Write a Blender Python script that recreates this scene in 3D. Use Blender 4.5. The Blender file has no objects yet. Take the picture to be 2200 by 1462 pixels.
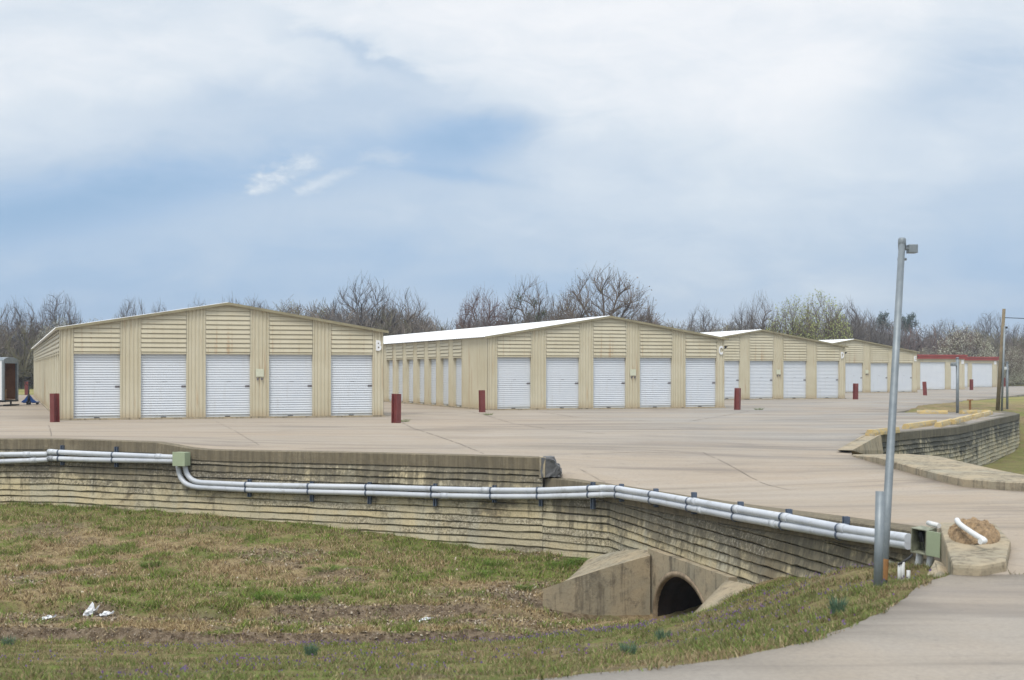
import bpy, bmesh, math, random
import numpy as np
from mathutils import Vector, Matrix

random.seed(7); RNG = np.random.default_rng(7)
R = math.radians
SC = bpy.context.scene
COL = SC.collection

# ------------------------------------------------------------------ camera, world, sun, exposure
F, CX, HY, CAMZ = 3055.0, 1100.0, 797.0, 1.58      # focal length in photo pixels, centre, horizon row, eye height
cam_d = bpy.data.cameras.new('camera'); cam = bpy.data.objects.new('camera', cam_d); COL.objects.link(cam)
cam.location = (0, 0, CAMZ); cam.rotation_euler = (R(90), 0, 0)
cam_d.sensor_fit = 'HORIZONTAL'; cam_d.sensor_width = 36.0; cam_d.lens = F/2200*36
cam_d.shift_y = (HY-731)/2200; cam_d.clip_start = 0.1; cam_d.clip_end = 6000
cam_d.dof.use_dof = True; cam_d.dof.focus_distance = 42; cam_d.dof.aperture_fstop = 5.0
SC.camera = cam
SC.view_settings.view_transform = 'Standard'; SC.view_settings.look = 'None'
SC.view_settings.gamma = 1.0; SC.view_settings.exposure = 0.56

SUN_EL, SUN_AZ = R(58), R(200)          # azimuth clockwise from +Y: behind the camera, to the left
sun_d = bpy.data.lights.new('sun', 'SUN'); sun = bpy.data.objects.new('sun', sun_d); COL.objects.link(sun)
sun_d.energy = 1.5; sun_d.angle = R(20); sun_d.color = (1.0, 0.955, 0.89)
sv = Vector((math.sin(SUN_AZ)*math.cos(SUN_EL), math.cos(SUN_AZ)*math.cos(SUN_EL), math.sin(SUN_EL)))
sun.rotation_euler = sv.to_track_quat('Z', 'Y').to_euler()

def lin(*c):
    return tuple(((v/255)/12.92 if v/255 <= 0.04045 else ((v/255+0.055)/1.055)**2.4) for v in c)

class NT:
    """small helper to write node trees"""
    def __init__(s, tree): s.t = tree; s.n = tree.nodes; s.l = tree.links
    def new(s, kind, **kw):
        n = s.n.new(kind)
        for k, v in kw.items(): setattr(n, k, v)
        return n
    def put(s, sock, v):
        if hasattr(v, 'is_output'): s.l.new(v, sock)
        elif isinstance(v, (tuple, list)):
            sock.default_value = tuple(v)+(1.0,) if (len(v) == 3 and len(sock.default_value) == 4) else v
        else: sock.default_value = v
    def math(s, op, a, b=0.0, c=None, clamp=False):
        n = s.new('ShaderNodeMath', operation=op, use_clamp=clamp)
        s.put(n.inputs[0], a); s.put(n.inputs[1], b)
        if c is not None: s.put(n.inputs[2], c)
        return n.outputs[0]
    def mix(s, f, a, b, blend='MIX'):
        n = s.new('ShaderNodeMix', data_type='RGBA', blend_type=blend, clamp_factor=True)
        s.put(n.inputs[0], f); s.put(n.inputs[6], a); s.put(n.inputs[7], b)
        return n.outputs[2]
    def ramp(s, f, pts):
        n = s.new('ShaderNodeValToRGB'); e = n.color_ramp.elements
        while len(e) < len(pts): e.new(0.5)
        for q, (p, c) in zip(e, pts):
            q.position = p; q.color = (c if isinstance(c, (tuple, list)) else (c, c, c))[:3]+(1,) if isinstance(c, (tuple, list)) else (c, c, c, 1)
        s.put(n.inputs[0], f); return n.outputs[0]
    def noise(s, vec, scale, detail=4.0, rough=0.55, dist=0.0):
        n = s.new('ShaderNodeTexNoise'); s.put(n.inputs['Vector'], vec)
        n.inputs['Scale'].default_value = scale; n.inputs['Detail'].default_value = detail
        n.inputs['Roughness'].default_value = rough; n.inputs['Distortion'].default_value = dist
        return n.outputs[0]
    def mapv(s, vec, scale=(1, 1, 1), loc=(0, 0, 0), rot=(0, 0, 0)):
        n = s.new('ShaderNodeMapping'); s.put(n.inputs[0], vec)
        n.inputs['Scale'].default_value = scale; n.inputs['Location'].default_value = loc; n.inputs['Rotation'].default_value = rot
        return n.outputs[0]
    def maprange(s, v, a, b, c=0.0, d=1.0, smooth=True):
        n = s.new('ShaderNodeMapRange'); n.interpolation_type = 'SMOOTHSTEP' if smooth else 'LINEAR'
        s.put(n.inputs[0], v); s.put(n.inputs[1], a); s.put(n.inputs[2], b); s.put(n.inputs[3], c); s.put(n.inputs[4], d)
        return n.outputs[0]

world = bpy.data.worlds.new('World'); SC.world = world; world.use_nodes = True
def build_sky():
    w = NT(world.node_tree); w.n.clear()
    out = w.new('ShaderNodeOutputWorld'); bg = w.new('ShaderNodeBackground'); STR = 0.1
    bg.inputs[1].default_value = STR
    sky = w.new('ShaderNodeTexSky', sky_type='NISHITA'); sky.sun_disc = False
    sky.sun_elevation = SUN_EL; sky.sun_rotation = SUN_AZ
    tc = w.new('ShaderNodeTexCoord').outputs['Generated']
    sep = w.new('ShaderNodeSeparateXYZ'); w.put(sep.inputs[0], tc)
    x, y, z = sep.outputs
    hyp = w.math('MAXIMUM', w.math('ABSOLUTE', y), 0.08)
    az = w.math('DIVIDE', x, hyp); el = w.math('DIVIDE', z, hyp)
    comb = w.new('ShaderNodeCombineXYZ'); w.put(comb.inputs[0], az); w.put(comb.inputs[1], el); ae = comb.outputs[0]
    # a flat cloud deck seen in perspective
    zz = w.math('ADD', w.math('MAXIMUM', z, 0.0), 0.09)
    cd = w.new('ShaderNodeCombineXYZ'); w.put(cd.inputs[0], w.math('DIVIDE', x, zz)); w.put(cd.inputs[1], w.math('DIVIDE', y, zz)); deck = cd.outputs[0]
    n1 = w.noise(w.mapv(deck, (0.55, 1.0, 1.0), (3.1, 1.2, 0)), 0.75, 7, 0.55, 0.3)
    n2 = w.noise(w.mapv(ae, (5, 14, 1), (2.0, 5.3, 0)), 1.0, 6, 0.55, 0.5)
    n3 = w.noise(w.mapv(ae, (16, 34, 1), (7.0, 1.3, 0)), 1.0, 8, 0.62, 0.8)
    n4 = w.noise(w.mapv(ae, (75, 130, 1), (3.0, 9.3, 0)), 1.0, 8, 0.65, 1.2)
    warp = w.math('MULTIPLY', w.math('SUBTRACT', n2, 0.5), 0.14)
    warp2 = w.math('MULTIPLY', w.math('SUBTRACT', n3, 0.5), 0.05)
    azw = w.math('ADD', az, w.math('ADD', warp, warp2)); elw = w.math('ADD', el, w.math('MULTIPLY', w.math('ADD', warp, warp2), 0.45))
    def blob(a0, e0, sa, se, tilt=0.0, hard=False):
        da = w.math('SUBTRACT', azw, a0); de = w.math('SUBTRACT', elw, w.math('ADD', e0, w.math('MULTIPLY', da, tilt)))
        q = w.math('ADD', w.math('POWER', w.math('ABSOLUTE', w.math('DIVIDE', da, sa)), 2.0), w.math('POWER', w.math('ABSOLUTE', w.math('DIVIDE', de, se)), 2.0))
        return w.math('POWER', 2.718, w.math('MULTIPLY', q, -1.0))
    t = w.maprange(el, 0.085, 0.215, 0.40, 0.82)
    t = w.math('ADD', t, w.math('MULTIPLY', w.maprange(az, -0.30, 0.25, -0.02, 1.0), w.maprange(el, 0.03, 0.17, 0.16, 0.20)))
    t = w.math('ADD', t, w.math('MULTIPLY', w.maprange(az, 0.2, 0.36), -0.22))
    t = w.math('ADD', t, w.math('MULTIPLY', w.math('SUBTRACT', n1, 0.5), 0.30))
    t = w.math('ADD', t, w.math('MULTIPLY', w.math('SUBTRACT', n2, 0.5), 0.46))
    t = w.math('ADD', t, w.math('MULTIPLY', w.math('SUBTRACT', n3, 0.5), 0.26))
    darks = [(-0.045, 0.155, 0.070, 0.017, 0.14, 0.50), (-0.115, 0.222, 0.045, 0.010, -0.45, 0.26), (0.30, 0.20, 0.06, 0.03, 0.3, 0.22),
             (-0.30, 0.122, 0.17, 0.022, 0.16, 0.40), (-0.05, 0.132, 0.06, 0.006, 0.0, 0.25),
             (-0.15, 0.19, 0.12, 0.02, 0.05, 0.20), (0.07, 0.055, 0.12, 0.016, 0.0, 0.22), (-0.33, 0.05, 0.20, 0.03, 0.0, 0.16)]
    for a0, e0, sa, se, ti, k in darks:
        t = w.math('SUBTRACT', t, w.math('MULTIPLY', blob(a0, e0, sa, se, ti), k))
    t = w.math('MAXIMUM', t, 0.03)
    for a0, e0, sa, se, ti, k in [(-0.168, 0.138, 0.024, 0.012, 0.25, 0.50), (-0.139, 0.130, 0.012, 0.006, 0.2, 0.30),
                                  (-0.112, 0.139, 0.024, 0.009, 0.0, 0.30)]:
        puff = w.maprange(w.math('ADD', blob(a0, e0, sa, se, ti), w.math('ADD', w.math('MULTIPLY', w.math('SUBTRACT', n3, 0.5), 1.3), w.math('MULTIPLY', w.math('SUBTRACT', n4, 0.5), 1.1))), 0.30, 1.35)
        t = w.math('ADD', t, w.math('MULTIPLY', w.math('MULTIPLY', puff, w.math('MINIMUM', w.math('MULTIPLY', blob(a0, e0, sa*1.2, se*1.2, ti), 3.0), 1.0)), k))
    t = w.math('MINIMUM', t, 1.0)
    col = w.ramp(t, [(0.0, lin(144, 179, 214)), (0.25, lin(166, 193, 223)), (0.52, lin(192, 209, 228)), (0.78, lin(222, 231, 240)), (1.0, lin(246, 248, 251))])
    gain = w.maprange(z, 0.25, 0.8, 1.0, 1.45)
    vm = w.new('ShaderNodeVectorMath', operation='SCALE'); w.put(vm.inputs[0], col); w.put(vm.inputs['Scale'], w.math('MULTIPLY', gain, 0.70/STR))
    mixd = w.mix(0.94, sky.outputs[0], vm.outputs[0])
    w.l.new(mixd, bg.inputs[0]); w.l.new(bg.outputs[0], out.inputs[0])
build_sky()

# ------------------------------------------------------------------ helpers
def P(px, py, Z): return ((px-CX)/F*Z, Z, CAMZ-(py-HY)/F*Z)           # a photo pixel at a known distance
def G(px, py, z=0.0):                                                  # a photo pixel on level ground
    Z = (CAMZ-z)*F/(py-HY); return ((px-CX)/F*Z, Z, z)

def tag(o, label=None, cat=None, group=None, kind=None):
    if label: o['label'] = label
    if cat: o['category'] = cat
    if group: o['group'] = group
    if kind: o['kind'] = kind
    return o
def empty(name, loc, rz=0.0):
    o = bpy.data.objects.new(name, None); COL.objects.link(o)
    o.location = loc; o.rotation_euler = (0, 0, rz); o.empty_display_size = 0.3; return o
def add(name, me, parent=None, loc=None, rz=0.0):
    o = bpy.data.objects.new(name, me); COL.objects.link(o)
    if loc is not None: o.location = loc
    o.rotation_euler = (0, 0, rz)
    if parent is not None: o.parent = parent
    return o

def np_mesh(name, verts, faces, mat, smooth=False, attrs=None):
    """verts (n,3); faces (m,k) all with k corners"""
    me = bpy.data.meshes.new(name); verts = np.asarray(verts, np.float32); faces = np.asarray(faces, np.int32)
    n, (m, k) = len(verts), faces.shape
    me.vertices.add(n); me.vertices.foreach_set('co', verts.ravel())
    me.loops.add(m*k); me.loops.foreach_set('vertex_index', faces.ravel())
    me.polygons.add(m); me.polygons.foreach_set('loop_start', np.arange(0, m*k, k, dtype=np.int32))
    me.polygons.foreach_set('loop_total', np.full(m, k, np.int32))
    me.polygons.foreach_set('use_smooth', np.full(m, smooth, bool))
    for an, arr in (attrs or {}).items():
        arr = np.asarray(arr, np.float32)
        if arr.ndim == 1:
            a = me.attributes.new(an, 'FLOAT', 'POINT'); a.data.foreach_set('value', arr)
        else:
            a = me.attributes.new(an, 'FLOAT_COLOR', 'POINT')
            a.data.foreach_set('color', np.concatenate([arr, np.ones((n, 1), np.float32)], 1).ravel())
    me.update(calc_edges=True); me.validate()
    if mat: me.materials.append(mat)
    return me

class MB:
    def __init__(s): s.v = []; s.f = []; s.sm = []
    def vert(s, p): s.v.append(tuple(p)); return len(s.v)-1
    def face(s, idx, sm=False): s.f.append(tuple(idx)); s.sm.append(sm)
    def poly(s, pts, sm=False): s.face([s.vert(p) for p in pts], sm)
    def hexa(s, c):   # 8 corners, bottom 4 then top 4
        i = [s.vert(p) for p in c]
        for q in ((0, 3, 2, 1), (4, 5, 6, 7), (0, 1, 5, 4), (1, 2, 6, 5), (2, 3, 7, 6), (3, 0, 4, 7)): s.face([i[k] for k in q])
    def box(s, x0, x1, y0, y1, z0, z1, M=None):
        c = [(x0, y0, z0), (x1, y0, z0), (x1, y1, z0), (x0, y1, z0), (x0, y0, z1), (x1, y0, z1), (x1, y1, z1), (x0, y1, z1)]
        if M is not None: c = [tuple(M @ Vector(p)) for p in c]
        s.hexa(c)
    def prism(s, pts, off):   # closed polygon pushed along off
        n = len(pts); a = [s.vert(p) for p in pts]; b = [s.vert(tuple(p[k]+off[k] for k in range(3))) for p in pts]
        s.face(a[::-1]); s.face(b)
        for k in range(n): s.face((a[k], a[(k+1) % n], b[(k+1) % n], b[k]))
    def tube(s, path, r, n=10, caps=True):
        path = [Vector(p) for p in path]; rs = r if isinstance(r, (list, tuple)) else [r]*len(path)
        rings = []; up0 = None
        for i, p in enumerate(path):
            d = (path[min(i+1, len(path)-1)]-path[max(i-1, 0)]).normalized()
            if up0 is None: up0 = Vector((0, 0, 1)) if abs(d.z) < 0.9 else Vector((1, 0, 0))
            u = d.cross(up0).normalized(); v = u.cross(d).normalized(); up0 = v
            rings.append([s.vert(p+(u*math.cos(2*math.pi*k/n)+v*math.sin(2*math.pi*k/n))*rs[i]) for k in range(n)])
        for a, b in zip(rings, rings[1:]):
            for k in range(n): s.face((a[k], a[(k+1) % n], b[(k+1) % n], b[k]), True)
        if caps: s.face(rings[0][::-1]); s.face(rings[-1])
    def mesh(s, name, mat, bevel=0.0):
        me = bpy.data.meshes.new(name); me.from_pydata(s.v, [], s.f)
        me.polygons.foreach_set('use_smooth', s.sm); me.update()
        if bevel:
            bm = bmesh.new(); bm.from_mesh(me)
            bmesh.ops.bevel(bm, geom=[e for e in bm.edges if len(e.link_faces) == 2 and e.calc_face_angle(0) > 0.6], offset=bevel, segments=2, affect='EDGES', profile=0.6)
            bm.to_mesh(me); bm.free()
        if mat: me.materials.append(mat)
        return me
    def obj(s, name, mat, parent=None, loc=None, rz=0.0, bevel=0.0): return add(name, s.mesh(name, mat, bevel), parent, loc, rz)

def hsh(ix, iy, seed):
    h = np.sin(ix*127.1+iy*311.7+seed*74.7)*43758.5453; return h-np.floor(h)
def vnoise(x, y, seed=0):
    x = np.asarray(x, float); y = np.asarray(y, float); ix = np.floor(x); iy = np.floor(y); fx = x-ix; fy = y-iy
    fx = fx*fx*(3-2*fx); fy = fy*fy*(3-2*fy)
    return (hsh(ix, iy, seed)*(1-fx)+hsh(ix+1, iy, seed)*fx)*(1-fy)+(hsh(ix, iy+1, seed)*(1-fx)+hsh(ix+1, iy+1, seed)*fx)*fy
def fbm(x, y, seed=0, oct=4):
    s = 0; a = 0.5; t = 0
    for k in range(oct): s = s+a*vnoise(np.asarray(x)*2**k, np.asarray(y)*2**k, seed+k*13); t += a; a *= 0.5
    return s/t
def sstep(x, a, b):
    t = np.clip((np.asarray(x, float)-a)/(b-a), 0, 1); return t*t*(3-2*t)

class Surf:
    """smooth surface through scattered (x, y, z) points"""
    def __init__(s, pts, c=1.5, lam=0.02):
        s.p = np.array(pts, float); s.c = c; n = len(s.p)
        D = np.sqrt(((s.p[:, None, :2]-s.p[None, :, :2])**2).sum(-1)+c*c)
        A = np.zeros((n+1, n+1)); A[:n, :n] = D-lam*np.eye(n); A[:n, n] = 1; A[n, :n] = 1
        s.w = np.linalg.solve(A, np.append(s.p[:, 2], 0))
    def __call__(s, x, y):
        x = np.asarray(x, float); y = np.asarray(y, float); sh = x.shape; x = x.ravel(); y = y.ravel(); o = np.empty(len(x))
        for i in range(0, len(x), 20000):
            d = np.sqrt((x[i:i+20000, None]-s.p[:, 0])**2+(y[i:i+20000, None]-s.p[:, 1])**2+s.c**2)
            o[i:i+20000] = d@s.w[:-1]+s.w[-1]
        return o.reshape(sh)
def inside(poly, x, y):
    x = np.asarray(x, float); y = np.asarray(y, float); r = np.zeros(x.shape, bool); n = len(poly)
    for i in range(n):
        (x0, y0), (x1, y1) = poly[i], poly[(i+1) % n]
        if y0 == y1: continue
        c = ((y0 > y) != (y1 > y)) & (x < (x1-x0)*(y-y0)/(y1-y0)+x0); r ^= c
    return r
def edge_dist(poly, x, y):
    d = np.full(np.shape(x), 1e9); n = len(poly)
    for i in range(n):
        (x0, y0), (x1, y1) = poly[i], poly[(i+1) % n]; L = (x1-x0)**2+(y1-y0)**2+1e-9
        t = np.clip(((x-x0)*(x1-x0)+(y-y0)*(y1-y0))/L, 0, 1)
        d = np.minimum(d, np.hypot(x-x0-t*(x1-x0), y-y0-t*(y1-y0)))
    return d

# ------------------------------------------------------------------ materials
def material(name, fn):
    m = bpy.data.materials.new(name); m.use_nodes = True; t = NT(m.node_tree); b = t.n['Principled BSDF']; fn(t, b); return m
def plain(name, c, rough=0.6, metal=0.0, var=0.12, scale=3.0, bump=0.0):
    def f(t, b):
        pos = t.new('ShaderNodeTexCoord').outputs['Object']
        n = t.noise(pos, scale, 5, 0.6); n2 = t.noise(pos, scale*9, 3, 0.6)
        k = t.math('ADD', t.math('MULTIPLY', n, 0.7), t.math('MULTIPLY', n2, 0.3))
        col = t.mix(t.maprange(k, 0.3, 0.7), tuple(v*(1-var) for v in c), tuple(min(1, v*(1+var)) for v in c))
        t.put(b.inputs['Base Color'], col); b.inputs['Roughness'].default_value = rough; b.inputs['Metallic'].default_value = metal
        if bump:
            bp = t.new('ShaderNodeBump'); bp.inputs['Strength'].default_value = bump; bp.inputs['Distance'].default_value = 0.01
            t.put(bp.inputs['Height'], n2); t.l.new(bp.outputs[0], b.inputs['Normal'])
    return material(name, f)

def m_pavement(t, b):
    pos = t.new('ShaderNodeNewGeometry').outputs['Position']
    big = t.noise(pos, 0.13, 4, 0.55, 0.6); med = t.noise(pos, 0.9, 5, 0.6, 0.3); fine = t.noise(pos, 28, 4, 0.7)
    streak = t.noise(t.mapv(pos, (0.05, 0.9, 1), rot=(0, 0, R(-14))), 1.0, 6, 0.62, 0.25)
    streak2 = t.noise(t.mapv(pos, (0.10, 1.6, 1), (4, 2, 0), rot=(0, 0, R(9))), 1.0, 6, 0.62, 0.4)
    c = t.mix(t.maprange(big, 0.34, 0.66), (0.395, 0.316, 0.232), (0.372, 0.315, 0.246))
    c = t.mix(t.maprange(med, 0.3, 0.75, 0, 0.55), c, (0.405, 0.350, 0.290))
    gx = t.new('ShaderNodeSeparateXYZ'); t.put(gx.inputs[0], pos)
    grey = t.math('MULTIPLY', t.maprange(gx.outputs[0], -2, 7), t.maprange(gx.outputs[1], 24, 33))
    grey = t.math('MAXIMUM', grey, t.maprange(gx.outputs[1], 13, 9))
    c = t.mix(t.math('MULTIPLY', grey, t.maprange(t.noise(pos, 0.25, 4, 0.6), 0.35, 0.65, 0.25, 0.9)), c, (0.325, 0.308, 0.280))
    streak = t.math('ADD', t.math('MULTIPLY', t.math('SUBTRACT', streak, 0.5), t.maprange(gx.outputs[1], 9, 17, 0.45, 1.0)), 0.5)
    trk = t.noise(t.mapv(pos, (0.07, 0.75, 1), (6, 3, 0), rot=(0, 0, R(-31))), 1.0, 6, 0.6, 0.5)
    c = t.mix(t.math('MULTIPLY', t.maprange(trk, 0.52, 0.68, 0, 0.40), t.math('MULTIPLY', t.maprange(gx.outputs[0], -5, 4), t.maprange(gx.outputs[1], 22, 30))), c, (0.165, 0.162, 0.160))
    c = t.mix(t.maprange(streak, 0.50, 0.72, 0, 0.62), c, (0.145, 0.132, 0.112))
    c = t.mix(t.maprange(streak2, 0.54, 0.74, 0, 0.50), c, (0.145, 0.130, 0.115))
    sm = t.noise(t.mapv(pos, (0.16, 0.5, 1), (1, 8, 0), rot=(0, 0, R(-18))), 1.0, 5, 0.6, 0.8)
    c = t.mix(t.maprange(sm, 0.52, 0.66, 0, 0.55), c, (0.17, 0.145, 0.125))
    c = t.mix(t.maprange(sm, 0.46, 0.34, 0, 0.35), c, (0.46, 0.40, 0.335))
    spots = t.noise(pos, 2.3, 6, 0.75)
    c = t.mix(t.maprange(spots, 0.62, 0.78, 0, 0.35), c, (0.17, 0.15, 0.13))
    c = t.mix(t.maprange(fine, 0.35, 0.65, 0, 0.32), c, (0.22, 0.195, 0.17))
    c = t.mix(t.maprange(t.noise(pos, 5.5, 6, 0.72), 0.56, 0.70, 0, 0.35), c, (0.16, 0.145, 0.13))
    t.put(b.inputs['Base Color'], c); b.inputs['Roughness'].default_value = 0.9
    b.inputs['Specular IOR Level'].default_value = 0.25
    bp = t.new('ShaderNodeBump'); bp.inputs['Strength'].default_value = 0.25; bp.inputs['Distance'].default_value = 0.01
    t.put(bp.inputs['Height'], fine); t.l.new(bp.outputs[0], b.inputs['Normal'])
PAVE = material('concrete_paving', m_pavement)

def wall_mat(dark, tint):
    def f(t, b):
        pos = t.new('ShaderNodeNewGeometry').outputs['Position']
        at = t.new('ShaderNodeAttribute'); at.attribute_name = 'down'; down = at.outputs['Fac']     # metres below the wall top
        vs = t.noise(t.mapv(pos, (11, 11, 0.8)), 1.0, 6, 0.7, 0.3)
        vs2 = t.noise(t.mapv(pos, (2.2, 2.2, 0.45), (5, 3, 1)), 1.0, 5, 0.6, 0.3)
        blot = t.noise(pos, 0.9, 6, 0.65, 0.4); agg = t.noise(pos, 34, 3, 0.75); sp = t.noise(pos, 7.5, 6, 0.72)
        ca = t.new('ShaderNodeAttribute'); ca.attribute_name = 'course'
        xyz = t.new('ShaderNodeSeparateXYZ'); t.put(xyz.inputs[0], pos); cv = t.new('ShaderNodeCombineXYZ'); t.put(cv.inputs[0], xyz.outputs[0]); t.put(cv.inputs[1], xyz.outputs[1]); t.put(cv.inputs[2], t.math('MULTIPLY', t.math('FLOOR', t.math('ADD', ca.outputs['Fac'], 0.01)), 1.37))
        lum = t.noise(cv.outputs[0], 0.55, 4, 0.6); spk = t.noise(pos, 22, 3, 0.8)
        lum2 = t.noise(t.mapv(cv.outputs[0], (1, 1, 1), (3, 5, 40)), 0.42, 3, 0.55)
        c = t.mix(t.maprange(lum, 0.38, 0.62), (0.56, 0.475, 0.30), (0.485, 0.435, 0.31))
        c = t.mix(t.maprange(vs2, 0.46, 0.70, 0, 0.75), c, (0.47, 0.455, 0.37))
        c = t.mix(t.maprange(blot, 0.60, 0.76, 0, 0.55), c, (0.42, 0.27, 0.115))
        hd = t.maprange(down, 0.20, 1.3, 0.115, -0.045)
        st = t.maprange(t.math('ADD', vs, hd), 0.52, 0.66, 0, dark)
        c = t.mix(st, c, (0.085, 0.078, 0.066))
        st2 = t.maprange(t.math('ADD', t.math('ADD', t.math('MULTIPLY', blot, 0.6), t.math('MULTIPLY', sp, 0.4)), hd), 0.51, 0.61, 0, dark)
        c = t.mix(st2, c, (0.07, 0.067, 0.062))
        rg0 = t.maprange(lum2, 0.50, 0.58); c = t.mix(t.math('MULTIPLY', rg0, t.maprange(spk, 0.50, 0.56, 0, 0.75)), c, (0.105, 0.10, 0.088)); c = t.mix(t.math('MULTIPLY', rg0, t.maprange(spk, 0.46, 0.40, 0, 0.6)), c, (0.55, 0.52, 0.44)); c = t.mix(t.maprange(lum, 0.58, 0.70, 0, 0.45), c, (0.25, 0.215, 0.16))
        c = t.mix(t.math('MULTIPLY', t.maprange(agg, 0.48, 0.62), t.math('ADD', 0.30, t.math('MULTIPLY', rg0, 0.5))), c, (0.13, 0.112, 0.088))
        cop = t.maprange(down, 0.235, 0.205)
        c = t.mix(t.math('MULTIPLY', cop, 0.85), c, t.mix(t.maprange(vs, 0.35, 0.65), (0.185, 0.155, 0.110), (0.110, 0.095, 0.073)))
        c = t.mix(0.10, c, tint)
        t.put(b.inputs['Base Color'], c); b.inputs['Roughness'].default_value = 0.92; b.inputs['Specular IOR Level'].default_value = 0.2
        rg = t.maprange(t.noise(pos, 0.55, 4, 0.6), 0.45, 0.62)
        h = t.math('ADD', t.math('MULTIPLY', sp, 0.5), t.math('MULTIPLY', t.math('MULTIPLY', agg, rg), 1.0))
        bp = t.new('ShaderNodeBump'); bp.inputs['Strength'].default_value = 0.8; bp.inputs['Distance'].default_value = 0.035
        t.put(bp.inputs['Height'], h); t.l.new(bp.outputs[0], b.inputs['Normal'])
    return f
WALLM = material('stained_wall_concrete', wall_mat(0.70, (0.50, 0.41, 0.23)))
WALLG = material('grey_wall_concrete', wall_mat(0.95, (0.28, 0.33, 0.28)))
def m_smoothcon(t, b):
    pos = t.new('ShaderNodeNewGeometry').outputs['Position']
    vs = t.noise(t.mapv(pos, (9, 9, 0.7)), 1.0, 5, 0.65, 0.2); bl = t.noise(pos, 1.6, 6, 0.65, 0.4); sp = t.noise(pos, 22, 4, 0.7)
    c = t.mix(t.maprange(bl, 0.35, 0.65), (0.42, 0.345, 0.235), (0.33, 0.29, 0.21))
    c = t.mix(t.maprange(t.math('ADD', t.math('MULTIPLY', vs, .6), t.math('MULTIPLY', bl, .4)), 0.50, 0.62, 0, 0.75), c, (0.13, 0.105, 0.075))
    c = t.mix(t.maprange(t.noise(pos, 4.5, 6, 0.7), 0.54, 0.66, 0, 0.55), c, (0.11, 0.095, 0.075))
    c = t.mix(t.maprange(t.noise(pos, 0.8, 5, 0.6), 0.55, 0.7, 0, 0.6), c, (0.40, 0.37, 0.285))
    c = t.mix(t.maprange(sp, 0.5, 0.75, 0, 0.45), c, (0.16, 0.13, 0.10))
    t.put(b.inputs['Base Color'], c); b.inputs['Roughness'].default_value = 0.9; b.inputs['Specular IOR Level'].default_value = 0.2
    bp = t.new('ShaderNodeBump'); bp.inputs['Strength'].default_value = 0.5; bp.inputs['Distance'].default_value = 0.02
    t.put(bp.inputs['Height'], sp); t.l.new(bp.outputs[0], b.inputs['Normal'])
CONC = material('smooth_stained_concrete', m_smoothcon)
FRACT = plain('fractured_concrete', (0.13, 0.13, 0.13), 0.95, 0, 0.35, 9, 0.8)

def m_tan(t, b):
    pos = t.new('ShaderNodeTexCoord').outputs['Object']
    n = t.noise(pos, 0.8, 4, 0.6); vs = t.noise(t.mapv(pos, (8, 8, 0.35), (2, 7, 3)), 1.0, 4, 0.6)
    reg = t.noise(pos, 0.33, 3, 0.5); f = t.noise(pos, 40, 2, 0.6)
    c = t.mix(t.maprange(n, 0.3, 0.7), (0.54, 0.488, 0.350), (0.60, 0.552, 0.415))
    c = t.mix(t.maprange(vs, 0.50, 0.72, 0, 0.35), c, (0.46, 0.43, 0.31))
    rust = t.math('MULTIPLY', t.maprange(vs, 0.55, 0.68), t.maprange(reg, 0.44, 0.58))
    c = t.mix(t.math('MULTIPLY', rust, 0.5), c, (0.40, 0.20, 0.065))
    sep = t.new('ShaderNodeSeparateXYZ'); t.put(sep.inputs[0], pos)
    c = t.mix(t.math('MULTIPLY', t.maprange(t.math('ADD', sep.outputs[2], t.math('MULTIPLY', vs, 0.5)), 0.65, 0.2), 0.6), c, (0.40, 0.29, 0.165))
    c = t.mix(t.maprange(f, 0.35, 0.75, 0, 0.1), c, (0.35, 0.3, 0.2))
    t.put(b.inputs['Base Color'], c); b.inputs['Roughness'].default_value = 0.5; b.inputs['Specular IOR Level'].default_value = 0.35
TAN = material('beige_painted_steel', m_tan)
def m_door(t, b):
    pos = t.new('ShaderNodeTexCoord').outputs['Object']; oi = t.new('ShaderNodeObjectInfo').outputs['Random']
    n = t.noise(pos, 1.5, 5, 0.6); vs = t.noise(t.mapv(pos, (5, 5, 0.6)), 1.0, 4, 0.65)
    c = t.mix(t.maprange(n, 0.3, 0.7), (0.70, 0.74, 0.79), (0.745, 0.78, 0.82))
    c = t.mix(t.math('MULTIPLY', oi, 0.25), c, (0.70, 0.72, 0.74))
    c = t.mix(t.maprange(vs, 0.55, 0.75, 0, 0.22), c, (0.55, 0.54, 0.50))
    sep = t.new('ShaderNodeSeparateXYZ'); t.put(sep.inputs[0], pos)
    c = t.mix(t.math('MULTIPLY', t.maprange(sep.outputs[2], 0.28, 0.0), t.maprange(n, 0.35, 0.65, 0.1, 0.5)), c, (0.46, 0.46, 0.38))
    t.put(b.inputs['Base Color'], c); b.inputs['Roughness'].default_value = 0.42
DOOR = material('white_door_steel', m_door)
ROOF = plain('white_roof_steel', (0.86, 0.87, 0.87), 0.35, 0.0, 0.03, 0.6)
TRIM = plain('olive_trim_steel', (0.27, 0.24, 0.15), 0.5, 0, 0.2, 2)
REDTR = plain('red_fascia_steel', (0.30, 0.060, 0.050), 0.45, 0, 0.12, 0.8)
LATCH = plain('dull_latch_steel', (0.16, 0.15, 0.16), 0.5, 0.4, 0.4, 30)
DARKM = plain('dark_metal', (0.035, 0.035, 0.04), 0.55, 0.2, 0.2, 6)
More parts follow.
